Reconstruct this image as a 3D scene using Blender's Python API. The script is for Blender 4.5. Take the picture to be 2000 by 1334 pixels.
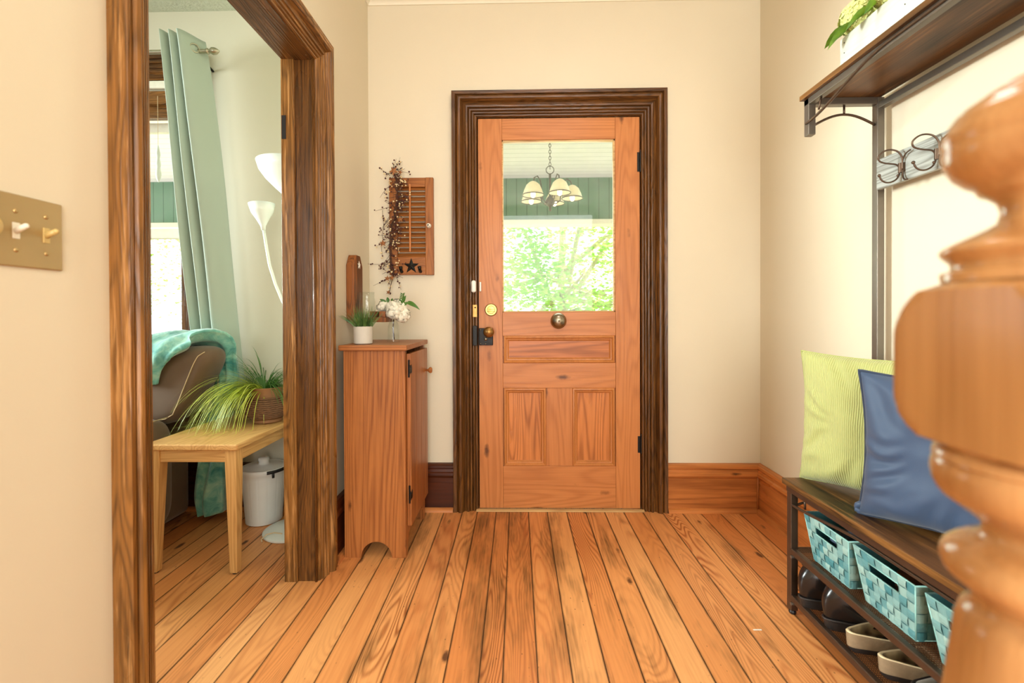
import bpy, bmesh, math, random
from mathutils import Vector, Matrix, noise as mnoise
sc = bpy.context.scene
for o in list(bpy.data.objects): bpy.data.objects.remove(o)
COL = sc.collection
PI = math.pi
R = random.Random(7)

# ------------------------------------------------------------------ camera
yaw, pit, rol = math.radians(1.1407), math.radians(.4568), math.radians(-.2524)
f_ = Vector((-math.sin(yaw), math.cos(yaw), 0)); r_ = Vector((math.cos(yaw), math.sin(yaw), 0)); u_ = Vector((0, 0, 1))
f2 = f_*math.cos(pit) - u_*math.sin(pit); u2 = u_*math.cos(pit) + f_*math.sin(pit)
r3 = r_*math.cos(rol) + u2*math.sin(rol); u3 = u2*math.cos(rol) - r_*math.sin(rol)
cam = bpy.data.cameras.new('camera'); co = bpy.data.objects.new('camera', cam); COL.objects.link(co)
co.matrix_world = Matrix(((r3.x, u3.x, -f2.x, 0), (r3.y, u3.y, -f2.y, 0), (r3.z, u3.z, -f2.z, 1.03), (0, 0, 0, 1)))
cam.sensor_width = 36; cam.lens = 896.12/2000*36; cam.shift_x = .00396; cam.shift_y = -.02223
cam.clip_start = .03; cam.clip_end = 200
cam.dof.use_dof = True; cam.dof.focus_distance = 2.1; cam.dof.aperture_fstop = 3.4
sc.camera = co
# ------------------------------------------------------------------ world, sun, lights, exposure
w = bpy.data.worlds.new('sky'); sc.world = w; w.use_nodes = True
bg = w.node_tree.nodes['Background']; bg.inputs[0].default_value = (.90, .96, 1, 1); bg.inputs[1].default_value = 3.2
sc.view_settings.view_transform = 'Standard'; sc.view_settings.look = 'None'; sc.view_settings.gamma = 1
sc.view_settings.use_curve_mapping = False; sc.view_settings.exposure = -.08
def light(name, kind, loc, target, energy, color, size=None, size_y=None):
    l = bpy.data.lights.new(name, kind); l.energy = energy; l.color = color
    if kind == 'AREA':
        l.shape = 'RECTANGLE'; l.size = size; l.size_y = size_y or size
    o = bpy.data.objects.new(name, l); COL.objects.link(o); o.location = loc
    o.rotation_euler = (Vector(target)-Vector(loc)).to_track_quat('-Z', 'Y').to_euler()
    return o
s = light('sun', 'SUN', (2.5, 16, 14), (1, 5, 0), 27.0, (1, .96, .88)); s.data.angle = .02
light('hall_rear_fill_light', 'AREA', (.24, -2.4, 1.4), (.24, 1, 1.35), 122, (.92, .985, 1), 1.9, 2.4)  # added fill panel behind the camera, nearly wall-sized; no window stands there
light('hall_overhead_fill_light', 'AREA', (.3, 1.15, 2.7), (.3, 1.15, 0), 8, (1, .98, .96), .5, .5)  # added overhead fill for the hall, no lamp fixture belongs to it
lw_ = light('living_window_light', 'AREA', (-4.1, 1.3, 1.75), (1.27, 1.36, 1.45), 62, (.90, 1, .99), 1.0, 1.4); lw_.data.spread = math.radians(75)
light('living_side_area_light', 'AREA', (-2.6, -1.4, 1.7), (-2.0, 2.0, 1.0), 26, (.9, 1, .98), 1.4, 1.4)  # unseen area light inside the living room, with no window behind it
light('front_door_daylight', 'AREA', (.22, 2.75, 1.5), (.5, 0, 1.2), 6, (.86, 1, .92), .55, .85)

# ------------------------------------------------------------------ mesh helpers
MW = {}
class MB:
    def __init__(s): s.v = []; s.f = []; s.m = []; s.c = []; s.uv = None
    def add(s, vs, fs, mi=0, T=None):
        n = len(s.v)
        s.v += [tuple(T @ Vector(p)) if T else tuple(p) for p in vs]
        s.f += [tuple(i+n for i in f) for f in fs]; s.m += [mi]*len(fs)
        return s
    def box(s, x0, x1, y0, y1, z0, z1, mi=0, T=None):
        vs = [(x, y, z) for z in (z0, z1) for y in (y0, y1) for x in (x0, x1)]
        return s.add(vs, [(0, 2, 3, 1), (4, 5, 7, 6), (0, 1, 5, 4), (2, 6, 7, 3), (0, 4, 6, 2), (1, 3, 7, 5)], mi, T)
    def tube(s, pts, r, n=8, mi=0, T=None, closed=False, caps=True):
        pts = [Vector(p) for p in pts]; N = len(pts)
        rr = r if isinstance(r, (list, tuple)) else [r]*N
        vs = []; up = None
        for i, p in enumerate(pts):
            if closed: t = pts[(i+1) % N]-pts[i-1]
            else: t = pts[min(i+1, N-1)]-pts[max(i-1, 0)]
            if t.length < 1e-9: t = Vector((0, 0, 1))
            t.normalize()
            if up is None:
                up = Vector((0, 0, 1)) if abs(t.z) < .9 else Vector((1, 0, 0))
            a = up - t*up.dot(t)
            if a.length < 1e-6: a = t.orthogonal()
            a.normalize(); b = t.cross(a); up = a
            for k in range(n):
                q = 2*PI*k/n; vs.append(p + (a*math.cos(q)+b*math.sin(q))*rr[i])
        fs = []
        for i in range(N if closed else N-1):
            j = (i+1) % N
            for k in range(n): fs.append((i*n+k, i*n+(k+1) % n, j*n+(k+1) % n, j*n+k))
        if caps and not closed: fs += [tuple(range(n))[::-1], tuple(range((N-1)*n, N*n))]
        return s.add(vs, fs, mi, T)
    def lathe(s, prof, c=(0, 0, 0), n=32, mi=0, T=None, rf=None):
        vs = []; fs = []
        for (r, z) in prof:
            for k in range(n):
                q = 2*PI*k/n; rad = rf(r, z, q) if rf else r
                vs.append((c[0]+rad*math.cos(q), c[1]+rad*math.sin(q), c[2]+z))
        for i in range(len(prof)-1):
            for k in range(n): fs.append((i*n+k, i*n+(k+1) % n, (i+1)*n+(k+1) % n, (i+1)*n+k))
        if prof[0][0] > 1e-5: fs.append(tuple(range(n))[::-1])
        if prof[-1][0] > 1e-5: fs.append(tuple(range((len(prof)-1)*n, len(prof)*n)))
        return s.add(vs, fs, mi, T)
    def prism(s, poly, T, h, mi=0):
        n = len(poly)
        vs = [(x, y, 0) for x, y in poly]+[(x, y, h) for x, y in poly]
        fs = [tuple(range(n))[::-1], tuple(range(n, 2*n))]+[(i, (i+1) % n, n+(i+1) % n, n+i) for i in range(n)]
        return s.add(vs, fs, mi, T)
    def ball(s, c, r, n=10, m=6, mi=0, T=None, sc3=(1, 1, 1)):
        prof = [(max(math.sin(PI*i/m), 0)*r, -math.cos(PI*i/m)*r) for i in range(m+1)]
        Tm = Matrix.Translation(c) @ Matrix.Diagonal((*sc3, 1)); Tm = T @ Tm if T else Tm
        return s.lathe(prof, (0, 0, 0), n, mi, Tm)
    def grid(s, fn, nu, nv, mi=0, T=None, closed_u=False):
        vs = [fn(i/(nu if closed_u else nu-1), j/(nv-1)) for j in range(nv) for i in range(nu)]
        fs = []
        for j in range(nv-1):
            for i in range(nu if closed_u else nu-1):
                k = (i+1) % nu; fs.append((j*nu+i, j*nu+k, (j+1)*nu+k, (j+1)*nu+i))
        return s.add(vs, fs, mi, T)
def XF(p, x=(1, 0, 0), y=(0, 1, 0), z=(0, 0, 1)):
    return Matrix(((x[0], y[0], z[0], p[0]), (x[1], y[1], z[1], p[1]), (x[2], y[2], z[2], p[2]), (0, 0, 0, 1)))
YZ = lambda x: XF((x, 0, 0), (0, 1, 0), (0, 0, 1), (1, 0, 0))      # polygon (y,z), extruded +x
XZ = lambda y: XF((0, y, 0), (1, 0, 0), (0, 0, 1), (0, -1, 0))     # polygon (x,z), extruded -y
def thing(name, label, cat, loc=(0, 0, 0), rz=0, group=None, kind=None):
    o = bpy.data.objects.new(name, None); COL.objects.link(o); o.empty_display_size = .05
    o.location = loc; o.rotation_euler = (0, 0, rz); tag(o, label, cat, group, kind)
    MW[o.name] = Matrix.Translation(loc) @ Matrix.Rotation(rz, 4, 'Z')
    return o
def tag(o, label=None, cat=None, group=None, kind=None):
    if label: o['label'] = label
    if cat: o['category'] = cat
    if group: o['group'] = group
    if kind: o['kind'] = kind
    return o
def build(name, mb, mats, parent=None, local=False, smooth=False, bevel=0, sub=0, label=None, seg=2, ang=40, flip=True):
    me = bpy.data.meshes.new(name)
    vs = mb.v
    if parent is not None and not local:
        inv = MW[parent.name].inverted(); vs = [tuple(inv @ Vector(p)) for p in vs]
    me.from_pydata(vs, [], mb.f)
    if not isinstance(mats, (list, tuple)): mats = [mats]
    for m in mats: me.materials.append(m)
    if len(mats) > 1: me.polygons.foreach_set('material_index', mb.m)
    if flip:
        bm = bmesh.new(); bm.from_mesh(me); bmesh.ops.recalc_face_normals(bm, faces=bm.faces); bm.to_mesh(me); bm.free()
    if smooth:
        me.polygons.foreach_set('use_smooth', [True]*len(me.polygons))
    o = bpy.data.objects.new(name, me); COL.objects.link(o)
    if parent is not None: o.parent = parent; MW[o.name] = MW[parent.name]
    else: MW[o.name] = Matrix.Identity(4)
    if bevel:
        b = o.modifiers.new('bevel', 'BEVEL'); b.width = bevel; b.segments = seg; b.limit_method = 'ANGLE'; b.angle_limit = math.radians(ang)
        me.polygons.foreach_set('use_smooth', [True]*len(me.polygons))
        wn = o.modifiers.new('wn', 'WEIGHTED_NORMAL'); wn.keep_sharp = True
    elif smooth == 'auto':
        me.set_sharp_from_angle(angle=math.radians(ang))
    if sub:
        b = o.modifiers.new('sub', 'SUBSURF'); b.levels = sub; b.render_levels = sub
    if label: o['label'] = label
    return o
def copy_tree(o, parent=None):
    c = o.copy(); COL.objects.link(c); c.parent = parent; MW[c.name] = MW[o.name]
    for ch in [x for x in bpy.data.objects if x.parent == o]: copy_tree(ch, c)
    return c

# ------------------------------------------------------------------ materials
class NT:
    def __init__(s, name):
        s.m = bpy.data.materials.new(name); s.m.use_nodes = True; s.t = s.m.node_tree; s.b = s.t.nodes['Principled BSDF']
    def n(s, typ, **k):
        x = s.t.nodes.new('ShaderNode'+typ)
        for a, b in k.items(): setattr(x, a, b)
        return x
    def l(s, a, b): s.t.links.new(a, b)
    def setin(s, node, i, v):
        if hasattr(v, 'links') or hasattr(v, 'is_output') and v.is_output: s.l(v, node.inputs[i])
        else: node.inputs[i].default_value = v
    def math(s, op, a, b=0.0, c=None, clamp=False):
        x = s.n('Math', operation=op); x.use_clamp = clamp; s.setin(x, 0, a); s.setin(x, 1, b)
        if c is not None: s.setin(x, 2, c)
        return x.outputs[0]
    def noise(s, vec, scale, detail=2, rough=.5, w=None, dist=0):
        x = s.n('TexNoise'); x.inputs['Scale'].default_value = scale; x.inputs['Detail'].default_value = detail
        x.inputs['Roughness'].default_value = rough; x.inputs['Distortion'].default_value = dist
        if vec is not None: s.l(vec, x.inputs['Vector'])
        return x.outputs[0]
    def mapping(s, vec, scale=(1, 1, 1), loc=(0, 0, 0), rot=(0, 0, 0)):
        x = s.n('Mapping'); s.l(vec, x.inputs[0]); x.inputs['Scale'].default_value = scale
        x.inputs['Location'].default_value = loc; x.inputs['Rotation'].default_value = rot
        return x.outputs[0]
    def mix(s, f, a, b, mode='MIX'):
        x = s.n('Mix', data_type='RGBA', blend_type=mode)
        s.setin(x, 0, f)
        for i, v in ((6, a), (7, b)):
            if isinstance(v, tuple): x.inputs[i].default_value = (*v[:3], 1)
            else: s.l(v, x.inputs[i])
        return x.outputs[2]
    def ramp(s, f, stops):
        x = s.n('ValToRGB'); e = x.color_ramp.elements
        while len(e) < len(stops): e.new(.5)
        for k, (p, c) in enumerate(stops):
            e[k].position = p; e[k].color = (*c, 1) if isinstance(c, tuple) else (c, c, c, 1)
        s.l(f, x.inputs[0]); return x.outputs[0]
    def bump(s, h, strength=.3, dist=.002):
        x = s.n('Bump'); x.inputs['Strength'].default_value = strength; x.inputs['Distance'].default_value = dist
        s.l(h, x.inputs['Height']); s.l(x.outputs[0], s.b.inputs['Normal'])
    def coord(s, k='Object'): return s.n('TexCoord').outputs[k]
def hx(r, g, b):
    f = lambda c: ((c/255+.055)/1.055)**2.4 if c/255 > .04045 else c/255/12.92
    return (f(r), f(g), f(b))
def plain(name, c, rough=.5, metal=0, nz=0, nzs=40, var=.12, spec=None, trans=0, sheen=0):
    t = NT(name); b = t.b
    b.inputs['Roughness'].default_value = rough; b.inputs['Metallic'].default_value = metal
    v = t.noise(t.coord(), nzs, 3)
    t.l(t.mix(t.math('MULTIPLY', v, 1.0), tuple(x*(1-var) for x in c), tuple(min(1, x*(1+var)) for x in c)), b.inputs['Base Color'])
    if nz: t.bump(v, nz, .003)
    if spec is not None: b.inputs['Specular IOR Level'].default_value = spec
    if sheen: b.inputs['Sheen Weight'].default_value = sheen
    if trans:
        b.inputs['Transmission Weight'].default_value = trans
    return t.m
def wood(name, light, dark, axis='Z', ring=26, ringamt=.45, streak=.4, knots=0., rough=.4, worn=None, wornamt=0, blot=.25, across=7, bumps=.15, red=None, al=.09):
    """light/dark: colours of the early and late growth; grain runs along axis"""
    t = NT(name); g = t.coord()
    rnd = t.n('ObjectInfo').outputs['Random']
    cmb = t.n('CombineXYZ'); s1 = t.math('MULTIPLY', rnd, 17.3); s2 = t.math('MULTIPLY', rnd, 41.7)
    t.l(s1, cmb.inputs[0]); t.l(s2, cmb.inputs[1]); t.l(s1, cmb.inputs[2])
    ad = t.n('VectorMath', operation='ADD'); t.l(g, ad.inputs[0]); t.l(cmb.outputs[0], ad.inputs[1]); P = ad.outputs[0]
    def sc3(a, b): return {'X': (b, a, a), 'Y': (a, b, a), 'Z': (a, a, b)}[axis]
    n1 = t.noise(t.mapping(P, sc3(across, across*al)), 1, 1.5, .4)
    rg = t.math('SINE', t.math('MULTIPLY', n1, ring*6.28)); rg = t.math('MULTIPLY_ADD', rg, .5, .5); rg = t.math('POWER', rg, 2.2)
    st = t.noise(t.mapping(P, sc3(170, 4)), 1, 3, .6)
    st = t.ramp(st, [(.35, 0.), (.7, 1.)])
    bl = t.noise(t.mapping(P, sc3(6, 1.6)), 1, 3, .6)
    f = t.math('ADD', t.math('MULTIPLY', rg, ringamt), t.math('MULTIPLY', st, streak))
    f = t.math('ADD', f, t.math('MULTIPLY', t.math('SUBTRACT', bl, .5), blot*2), clamp=True)
    c = t.mix(f, light, dark)
    if red: c = t.mix(t.math('MULTIPLY', t.ramp(bl, [(.45, 0.), (.7, 1.)]), .6), c, red)
    if knots:
        v = t.n('TexVoronoi'); v.inputs['Scale'].default_value = 1; t.l(t.mapping(P, sc3(8.5, 3.2)), v.inputs['Vector']); v.inputs['Randomness'].default_value = 1
        d = t.math('ADD', v.outputs['Distance'], t.math('MULTIPLY', t.noise(P, 60, 2), .07))
        k = t.ramp(d, [(.06+.03*knots, 1.), (.13+.05*knots, 0.)])
        c = t.mix(t.math('MULTIPLY', k, .85), c, tuple(x*.22 for x in dark))
    if worn:
        wv = t.noise(t.mapping(P, sc3(60, 3)), 1, 4, .65)
        wm = t.ramp(wv, [(.55, 0.), (.68, 1.)])
        c = t.mix(t.math('MULTIPLY', wm, wornamt), c, worn)
    t.l(c, t.b.inputs['Base Color']); 
    t.b.inputs['Specular IOR Level'].default_value = .32
    rr = t.math('MULTIPLY_ADD', bl, .25, rough-.12); t.l(rr, t.b.inputs['Roughness'])
    t.bump(t.math('ADD', st, rg), bumps, .0012)
    return t.m

def m_floor():
    t = NT('floor_boards'); at = t.n('Attribute', attribute_name='plank'); g = t.coord()
    sp = t.n('SeparateColor'); t.l(at.outputs['Color'], sp.inputs[0]); r1, r2, r3 = sp.outputs
    cmb = t.n('CombineXYZ')
    for i, (r, k) in enumerate(((r1, 31.), (r2, 57.), (r3, 23.))): t.l(t.math('MULTIPLY', r, k), cmb.inputs[i])
    ad = t.n('VectorMath', operation='ADD'); t.l(g, ad.inputs[0]); t.l(cmb.outputs[0], ad.inputs[1]); P = ad.outputs[0]
    n1 = t.noise(t.mapping(P, (8, .85, 1)), 1, 1.2, .4, dist=.15)
    ringk = t.math('MULTIPLY_ADD', r2, 150., 90.)
    rg = t.math('MULTIPLY_ADD', t.math('SINE', t.math('MULTIPLY', n1, ringk)), .5, .5); rg = t.math('POWER', rg, 2.)
    patch = t.ramp(t.noise(t.mapping(P, (5, .9, 1)), 1, 2), [(.38, .1), (.62, 1.)])
    rg = t.math('MULTIPLY', rg, patch)
    st = t.ramp(t.noise(t.mapping(P, (160, 3.5, 1)), 1, 3, .6), [(.35, 0.), (.75, 1.)])
    base = t.ramp(r1, [(0., hx(232, 166, 102)), (.3, hx(222, 144, 80)), (.55, hx(236, 166, 102)), (.8, hx(212, 132, 70)), (1., hx(240, 178, 114))])
    dark = t.ramp(r2, [(0., hx(160, 82, 32)), (.5, hx(176, 90, 40)), (1., hx(142, 74, 28))])
    f = t.math('ADD', t.math('MULTIPLY', rg, t.math('MULTIPLY_ADD', r3, .75, .2)), t.math('MULTIPLY', st, .22), clamp=True)
    c = t.mix(f, base, dark)
    # knots
    v = t.n('TexVoronoi'); v.inputs['Scale'].default_value = 1; t.l(t.mapping(P, (7, 2.6, 1)), v.inputs['Vector'])
    d = t.math('ADD', v.outputs['Distance'], t.math('MULTIPLY', t.noise(P, 50, 2), .06))
    k = t.ramp(d, [(.075, 1.), (.12, 0.)]); c = t.mix(t.math('MULTIPLY', k, .9), c, hx(70, 34, 12))
    v2 = t.n('TexVoronoi'); v2.inputs['Scale'].default_value = 1; t.l(t.mapping(P, (40, 24, 1)), v2.inputs['Vector'])
    sk = t.math('MULTIPLY', t.ramp(v2.outputs['Distance'], [(.05, 1.), (.10, 0.)]), t.ramp(t.noise(g, 3.5, 2), [(.42, 0.), (.55, 1.)]))
    c = t.mix(t.math('MULTIPLY', sk, .7), c, hx(92, 50, 20))
    # worn old dirt in the grain, strongest in front of the door threshold
    sx = t.n('SeparateXYZ'); t.l(g, sx.inputs[0])
    yy = t.math('MULTIPLY', t.math('SUBTRACT', sx.outputs[1], 1.35), 1.0, clamp=True)
    gr = t.noise(t.mapping(g, (9, 1.6, 1)), 1, 4, .65)
    near = t.math('SUBTRACT', 1., t.math('MULTIPLY', t.math('ABSOLUTE', t.math('SUBTRACT', sx.outputs[0], -.05)), 1.1), clamp=True)
    gm = t.ramp(t.math('ADD', gr, t.math('MULTIPLY', near, .16)), [(.60, 0.), (.76, 1.)])
    gm2 = t.math('MULTIPLY', gm, t.math('MULTIPLY_ADD', st, .6, .4))
    c = t.mix(gm2, c, hx(96, 62, 22))
    # seams collect dirt
    uv = t.n('UVMap'); su = t.n('SeparateXYZ'); t.l(uv.outputs[0], su.inputs[0])
    e = t.math('ABSOLUTE', t.math('SUBTRACT', su.outputs[0], .5))
    e = t.math('ADD', e, t.math('MULTIPLY', t.math('SUBTRACT', t.noise(t.mapping(g, (30, 12, 1)), 1, 3), .5), .05))
    em = t.ramp(e, [(.455, 0.), (.497, 1.)]); c = t.mix(t.math('MULTIPLY', em, .75), c, hx(84, 52, 24))
    t.l(c, t.b.inputs['Base Color'])
    t.l(t.math('MULTIPLY_ADD', gr, .3, .28), t.b.inputs['Roughness'])
    t.bump(t.math('ADD', st, rg), .18, .001)
    return t.m
M = {}
M['floor'] = m_floor()
def m_wall(name, c, nz=.12):
    t = NT(name); g = t.coord(); a = t.noise(g, 2.2, 3); b = t.noise(g, 90, 3)
    t.l(t.mix(a, tuple(x*.96 for x in c), tuple(min(1, x*1.03) for x in c)), t.b.inputs['Base Color']); t.b.inputs['Roughness'].default_value = .55
    t.bump(t.math('ADD', b, t.math('MULTIPLY', a, 3.)), nz, .002); return t.m
M['wall'] = m_wall('cream_paint', hx(221, 209, 184))
M['wall_living'] = m_wall('sage_cream_paint', hx(216, 210, 188))
def m_pop():
    t = NT('textured_ceiling'); g = t.coord(); v = t.noise(g, 55, 5, .7)
    t.l(t.mix(v, hx(190, 196, 170), hx(225, 228, 205)), t.b.inputs['Base Color']); t.b.inputs['Roughness'].default_value = .9
    t.bump(v, 1.0, .012); return t.m
M['popcorn'] = m_pop()
M['ceil'] = m_wall('ceiling_paint', hx(240, 232, 210))
for ax in 'XYZ':
    M['case'+ax] = wood('stained_casing_'+ax, hx(108, 68, 30), hx(36, 20, 8), ax, 20, .35, .55, 0, .28, hx(176, 118, 58), .35, .45, 12, .35)
    M['casel'+ax] = wood('lit_worn_casing_'+ax, hx(142, 94, 44), hx(48, 30, 13), ax, 20, .35, .5, 0, .26, hx(205, 150, 90), .65, .5, 14, .35)  # lit copy of the casing stain: brighter light painted in, worn streaks on top
    M['door'+ax] = wood('stripped_pine_'+ax, hx(200, 128, 72), hx(150, 82, 36), ax, 16, .28, .25, 1.0, .34, None, 0, .35, 7, .1)
    M['pine'+ax] = wood('cabinet_pine_'+ax, hx(174, 108, 56), hx(116, 60, 24), ax, 16, .45, .4, .1, .38, None, 0, .3, 12, .12, None, .035)
    M['base'+ax] = wood('baseboard_pine_'+ax, hx(206, 128, 66), hx(110, 54, 18), ax, 12, .3, .3, .3, .3, hx(110, 56, 26), .3, .6, 5, .15)
    M['based'+ax] = wood('baseboard_dark_'+ax, hx(84, 38, 16), hx(34, 14, 6), ax, 12, .3, .3, .1, .3, None, 0, .6, 5, .15)
    M['oak'+ax] = wood('light_oak_'+ax, hx(222, 176, 112), hx(182, 128, 68), ax, 18, .4, .35, 0, .35, None, 0, .2, 11, .1)
    M['rust'+ax] = wood('rustic_laminate_'+ax, hx(108, 72, 36), hx(24, 17, 11), ax, 5, .3, .3, 0, .36, hx(176, 122, 66), .35, 1.6, 9, .1)
    M['shut'+ax] = wood('shutter_wood_'+ax, hx(168, 104, 50), hx(108, 58, 24), ax, 14, .35, .4, 0, .42, None, 0, .3, 14, .15)
M['doormould'] = wood('pine_moulding', hx(196, 126, 68), hx(140, 78, 36), 'Z', 6, .2, .2, 0, .35, None, 0, .4, 12, .15)
M['panel'] = wood('panel_pine', hx(206, 128, 68), hx(138, 74, 28), 'Z', 22, .55, .35, 0, .3, None, 0, .6, 6, .1)
M['panelx'] = wood('panel_pine_x', hx(206, 124, 66), hx(128, 68, 26), 'X', 14, .4, .35, .1, .3, None, 0, .6, 6, .1)
M['newel'] = wood('varnished_newel', hx(206, 152, 98), hx(150, 98, 54), 'Z', 8, .35, .25, 0, .2, None, 0, .5, 9, .05)
M['newel'].node_tree.nodes['Principled BSDF'].inputs['Coat Weight'].default_value = .4; M['newel'].node_tree.nodes['Principled BSDF'].inputs['Coat Roughness'].default_value = .12
M['burnt'] = wood('burnt_wood', hx(140, 82, 38), hx(28, 14, 8), 'Z', 10, .5, .3, .3, .5, None, 0, 1.3, 16, .3)
M['whiteboard'] = wood('whitewashed_wood', hx(176, 180, 174), hx(104, 102, 92), 'Y', 22, .5, .4, 0, .6, None, 0, .2, 14, .25)
M['planter'] = wood('whitewashed_planter', hx(214, 214, 202), hx(190, 184, 166), 'Y', 8, .2, .2, 0, .7, None, 0, .3, 14, .2)
M['strip'] = wood('threshold_wood', hx(216, 178, 122), hx(150, 100, 54), 'X', 12, .3, .4, 0, .5, None, 0, .4, 10, .1)
M['bronze'] = plain('dark_bronze_metal', hx(92, 74, 60), .38, .75, 0, 30, .2)
M['steel'] = plain('gunmetal_tube', hx(120, 112, 102), .35, .7, 0, 30, .1)
M['black'] = plain('black_iron', hx(28, 26, 25), .42, .6, .3, 120, .3)
M['brass'] = plain('aged_brass', hx(168, 138, 76), .25, 1, 0, 60, .2)
M['bronzeknob'] = plain('worn_bronze', hx(150, 112, 62), .3, .9, 0, 60, .25)
M['nickel'] = plain('aged_nickel', hx(150, 140, 122), .28, 1, .15, 80, .25)
M['satin'] = plain('satin_metal', hx(188, 182, 160), .3, 1, 0, 60, .1)
M['plate'] = plain('brushed_brass_plate', hx(176, 150, 104), .42, .55, .05, 20, .08)
M['screw'] = plain('brass_screw', hx(196, 168, 116), .3, .9)
M['tog'] = plain('white_toggle', hx(232, 226, 208), .35)
M['ivory'] = plain('ivory_toggle', hx(206, 178, 112), .35)
M['white'] = plain('white_plastic', hx(232, 234, 226), .35, 0, 0, 20, .03)
M['binw'] = plain('white_bin_plastic', hx(226, 228, 224), .45, 0, 0, 12, .04)
M['blackp'] = plain('black_plastic', hx(22, 22, 24), .4)
M['lampw'] = plain('lamp_white', hx(228, 234, 224), .25, 0, 0, 10, .02)
M['leather'] = plain('black_leather', hx(30, 25, 23), .22, 0, .12, 30, .3)
M['soleb'] = plain('dark_sole', hx(38, 33, 31), .5, 0, .3, 60, .3)
M['suede'] = plain('taupe_suede', hx(140, 118, 90), .8, 0, .3, 90, .25)
def m_insole():
    t = NT('worn_footbed'); g = t.coord()
    n = t.noise(t.mapping(g, (14, 20, 10)), 1, 2); c = t.ramp(n, [(.40, hx(206, 184, 138)), (.58, hx(98, 78, 58))])
    t.l(c, t.b.inputs['Base Color']); t.b.inputs['Roughness'].default_value = .6; return t.m
M['insole'] = m_insole()
M['rim'] = plain('clog_rim', hx(226, 206, 164), .5)
M['shoewhite'] = plain('white_lining', hx(224, 222, 212), .6)
M['darkcloth'] = plain('dark_denim_cloth', hx(74, 90, 110), .9, 0, .5, 60, .35)
M['browncloth'] = plain('brown_shoe_cloth', hx(96, 62, 36), .8, 0, .5, 60, .5)
M['redcloth'] = plain('red_cloth', hx(190, 30, 26), .8)
M['maroon'] = plain('dark_maroon', hx(36, 28, 30), .8, 0, .4, 40, .3)
def m_seer():
    t = NT('green_seersucker'); uv = t.n('UVMap').outputs[0]; g = t.coord()
    wv = t.n('TexWave', wave_type='BANDS', bands_direction='X'); wv.inputs['Scale'].default_value = 20; wv.inputs['Distortion'].default_value = 1.2
    wv.inputs['Detail'].default_value = 2; t.l(t.mapping(uv, (1.2, 1, 1)), wv.inputs['Vector'])
    n = t.noise(t.mapping(uv, (60, 22, 1)), 1, 2)
    h = t.math('ADD', wv.outputs['Fac'], t.math('MULTIPLY', n, 1.2))
    t.l(t.mix(wv.outputs['Fac'], hx(160, 164, 92), hx(184, 186, 118)), t.b.inputs['Base Color']); t.b.inputs['Roughness'].default_value = .75
    t.b.inputs['Sheen Weight'].default_value = .3
    t.bump(h, .55, .003); return t.m
M['seer'] = m_seer()
def m_cloth(name, c, var=.1, sc_=400, rough=.8, sheen=.2, bs=.2):
    t = NT(name); g = t.coord(); n = t.noise(g, sc_, 2); a = t.noise(g, 8, 3)
    t.l(t.mix(a, tuple(x*(1-var) for x in c), tuple(min(1, x*(1+var)) for x in c)), t.b.inputs['Base Color'])
    t.b.inputs['Roughness'].default_value = rough; t.b.inputs['Sheen Weight'].default_value = sheen; t.bump(n, bs, .001); return t.m
M['blue'] = m_cloth('navy_canvas', hx(46, 66, 94), .06, 500, .6)
M['piping'] = m_cloth('navy_piping', hx(30, 44, 66))
M['curtain'] = m_cloth('sage_curtain_fabric', hx(176, 190, 176), .03, 500, .8)
def m_throw():
    t = NT('teal_throw_fleece'); g = t.coord(); a = t.noise(g, 14, 3, .6, dist=1.)
    t.l(t.ramp(a, [(.3, hx(60, 138, 134)), (.5, hx(120, 186, 172)), (.7, hx(168, 212, 190))]), t.b.inputs['Base Color'])
    t.b.inputs['Roughness'].default_value = .9; t.b.inputs['Sheen Weight'].default_value = .5; t.bump(t.noise(g, 40, 4), .5, .006); return t.m
M['throw'] = m_throw()
M['sofa'] = m_cloth('brown_microsuede', hx(104, 80, 58), .22, 60, .75, .3, .1)
M['thread'] = plain('cream_thread', hx(214, 190, 150), .8)
def m_strap(name, ax):
    t = NT(name); g = t.coord('UV')
    wv = t.n('TexWave', wave_type='BANDS', bands_direction=ax); wv.inputs['Scale'].default_value = 1.6; t.l(g, wv.inputs['Vector'])
    r = t.n('Attribute', attribute_name='plank').outputs['Fac']
    c = t.mix(r, hx(70, 138, 146), hx(172, 206, 196)); c = t.mix(t.math('MULTIPLY', wv.outputs['Fac'], .35), c, hx(70, 132, 138))
    t.l(c, t.b.inputs['Base Color']); t.b.inputs['Roughness'].default_value = .5; t.bump(wv.outputs['Fac'], .4, .001); return t.m
M['strapv'] = m_strap('aqua_strap_upright', 'X'); M['straph'] = m_strap('aqua_strap_level', 'Y')
M['wire_aqua'] = plain('aqua_wire', hx(150, 204, 198), .45)
M['mesh'] = plain('mesh_wire', hx(112, 78, 52), .4, .5)
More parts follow.
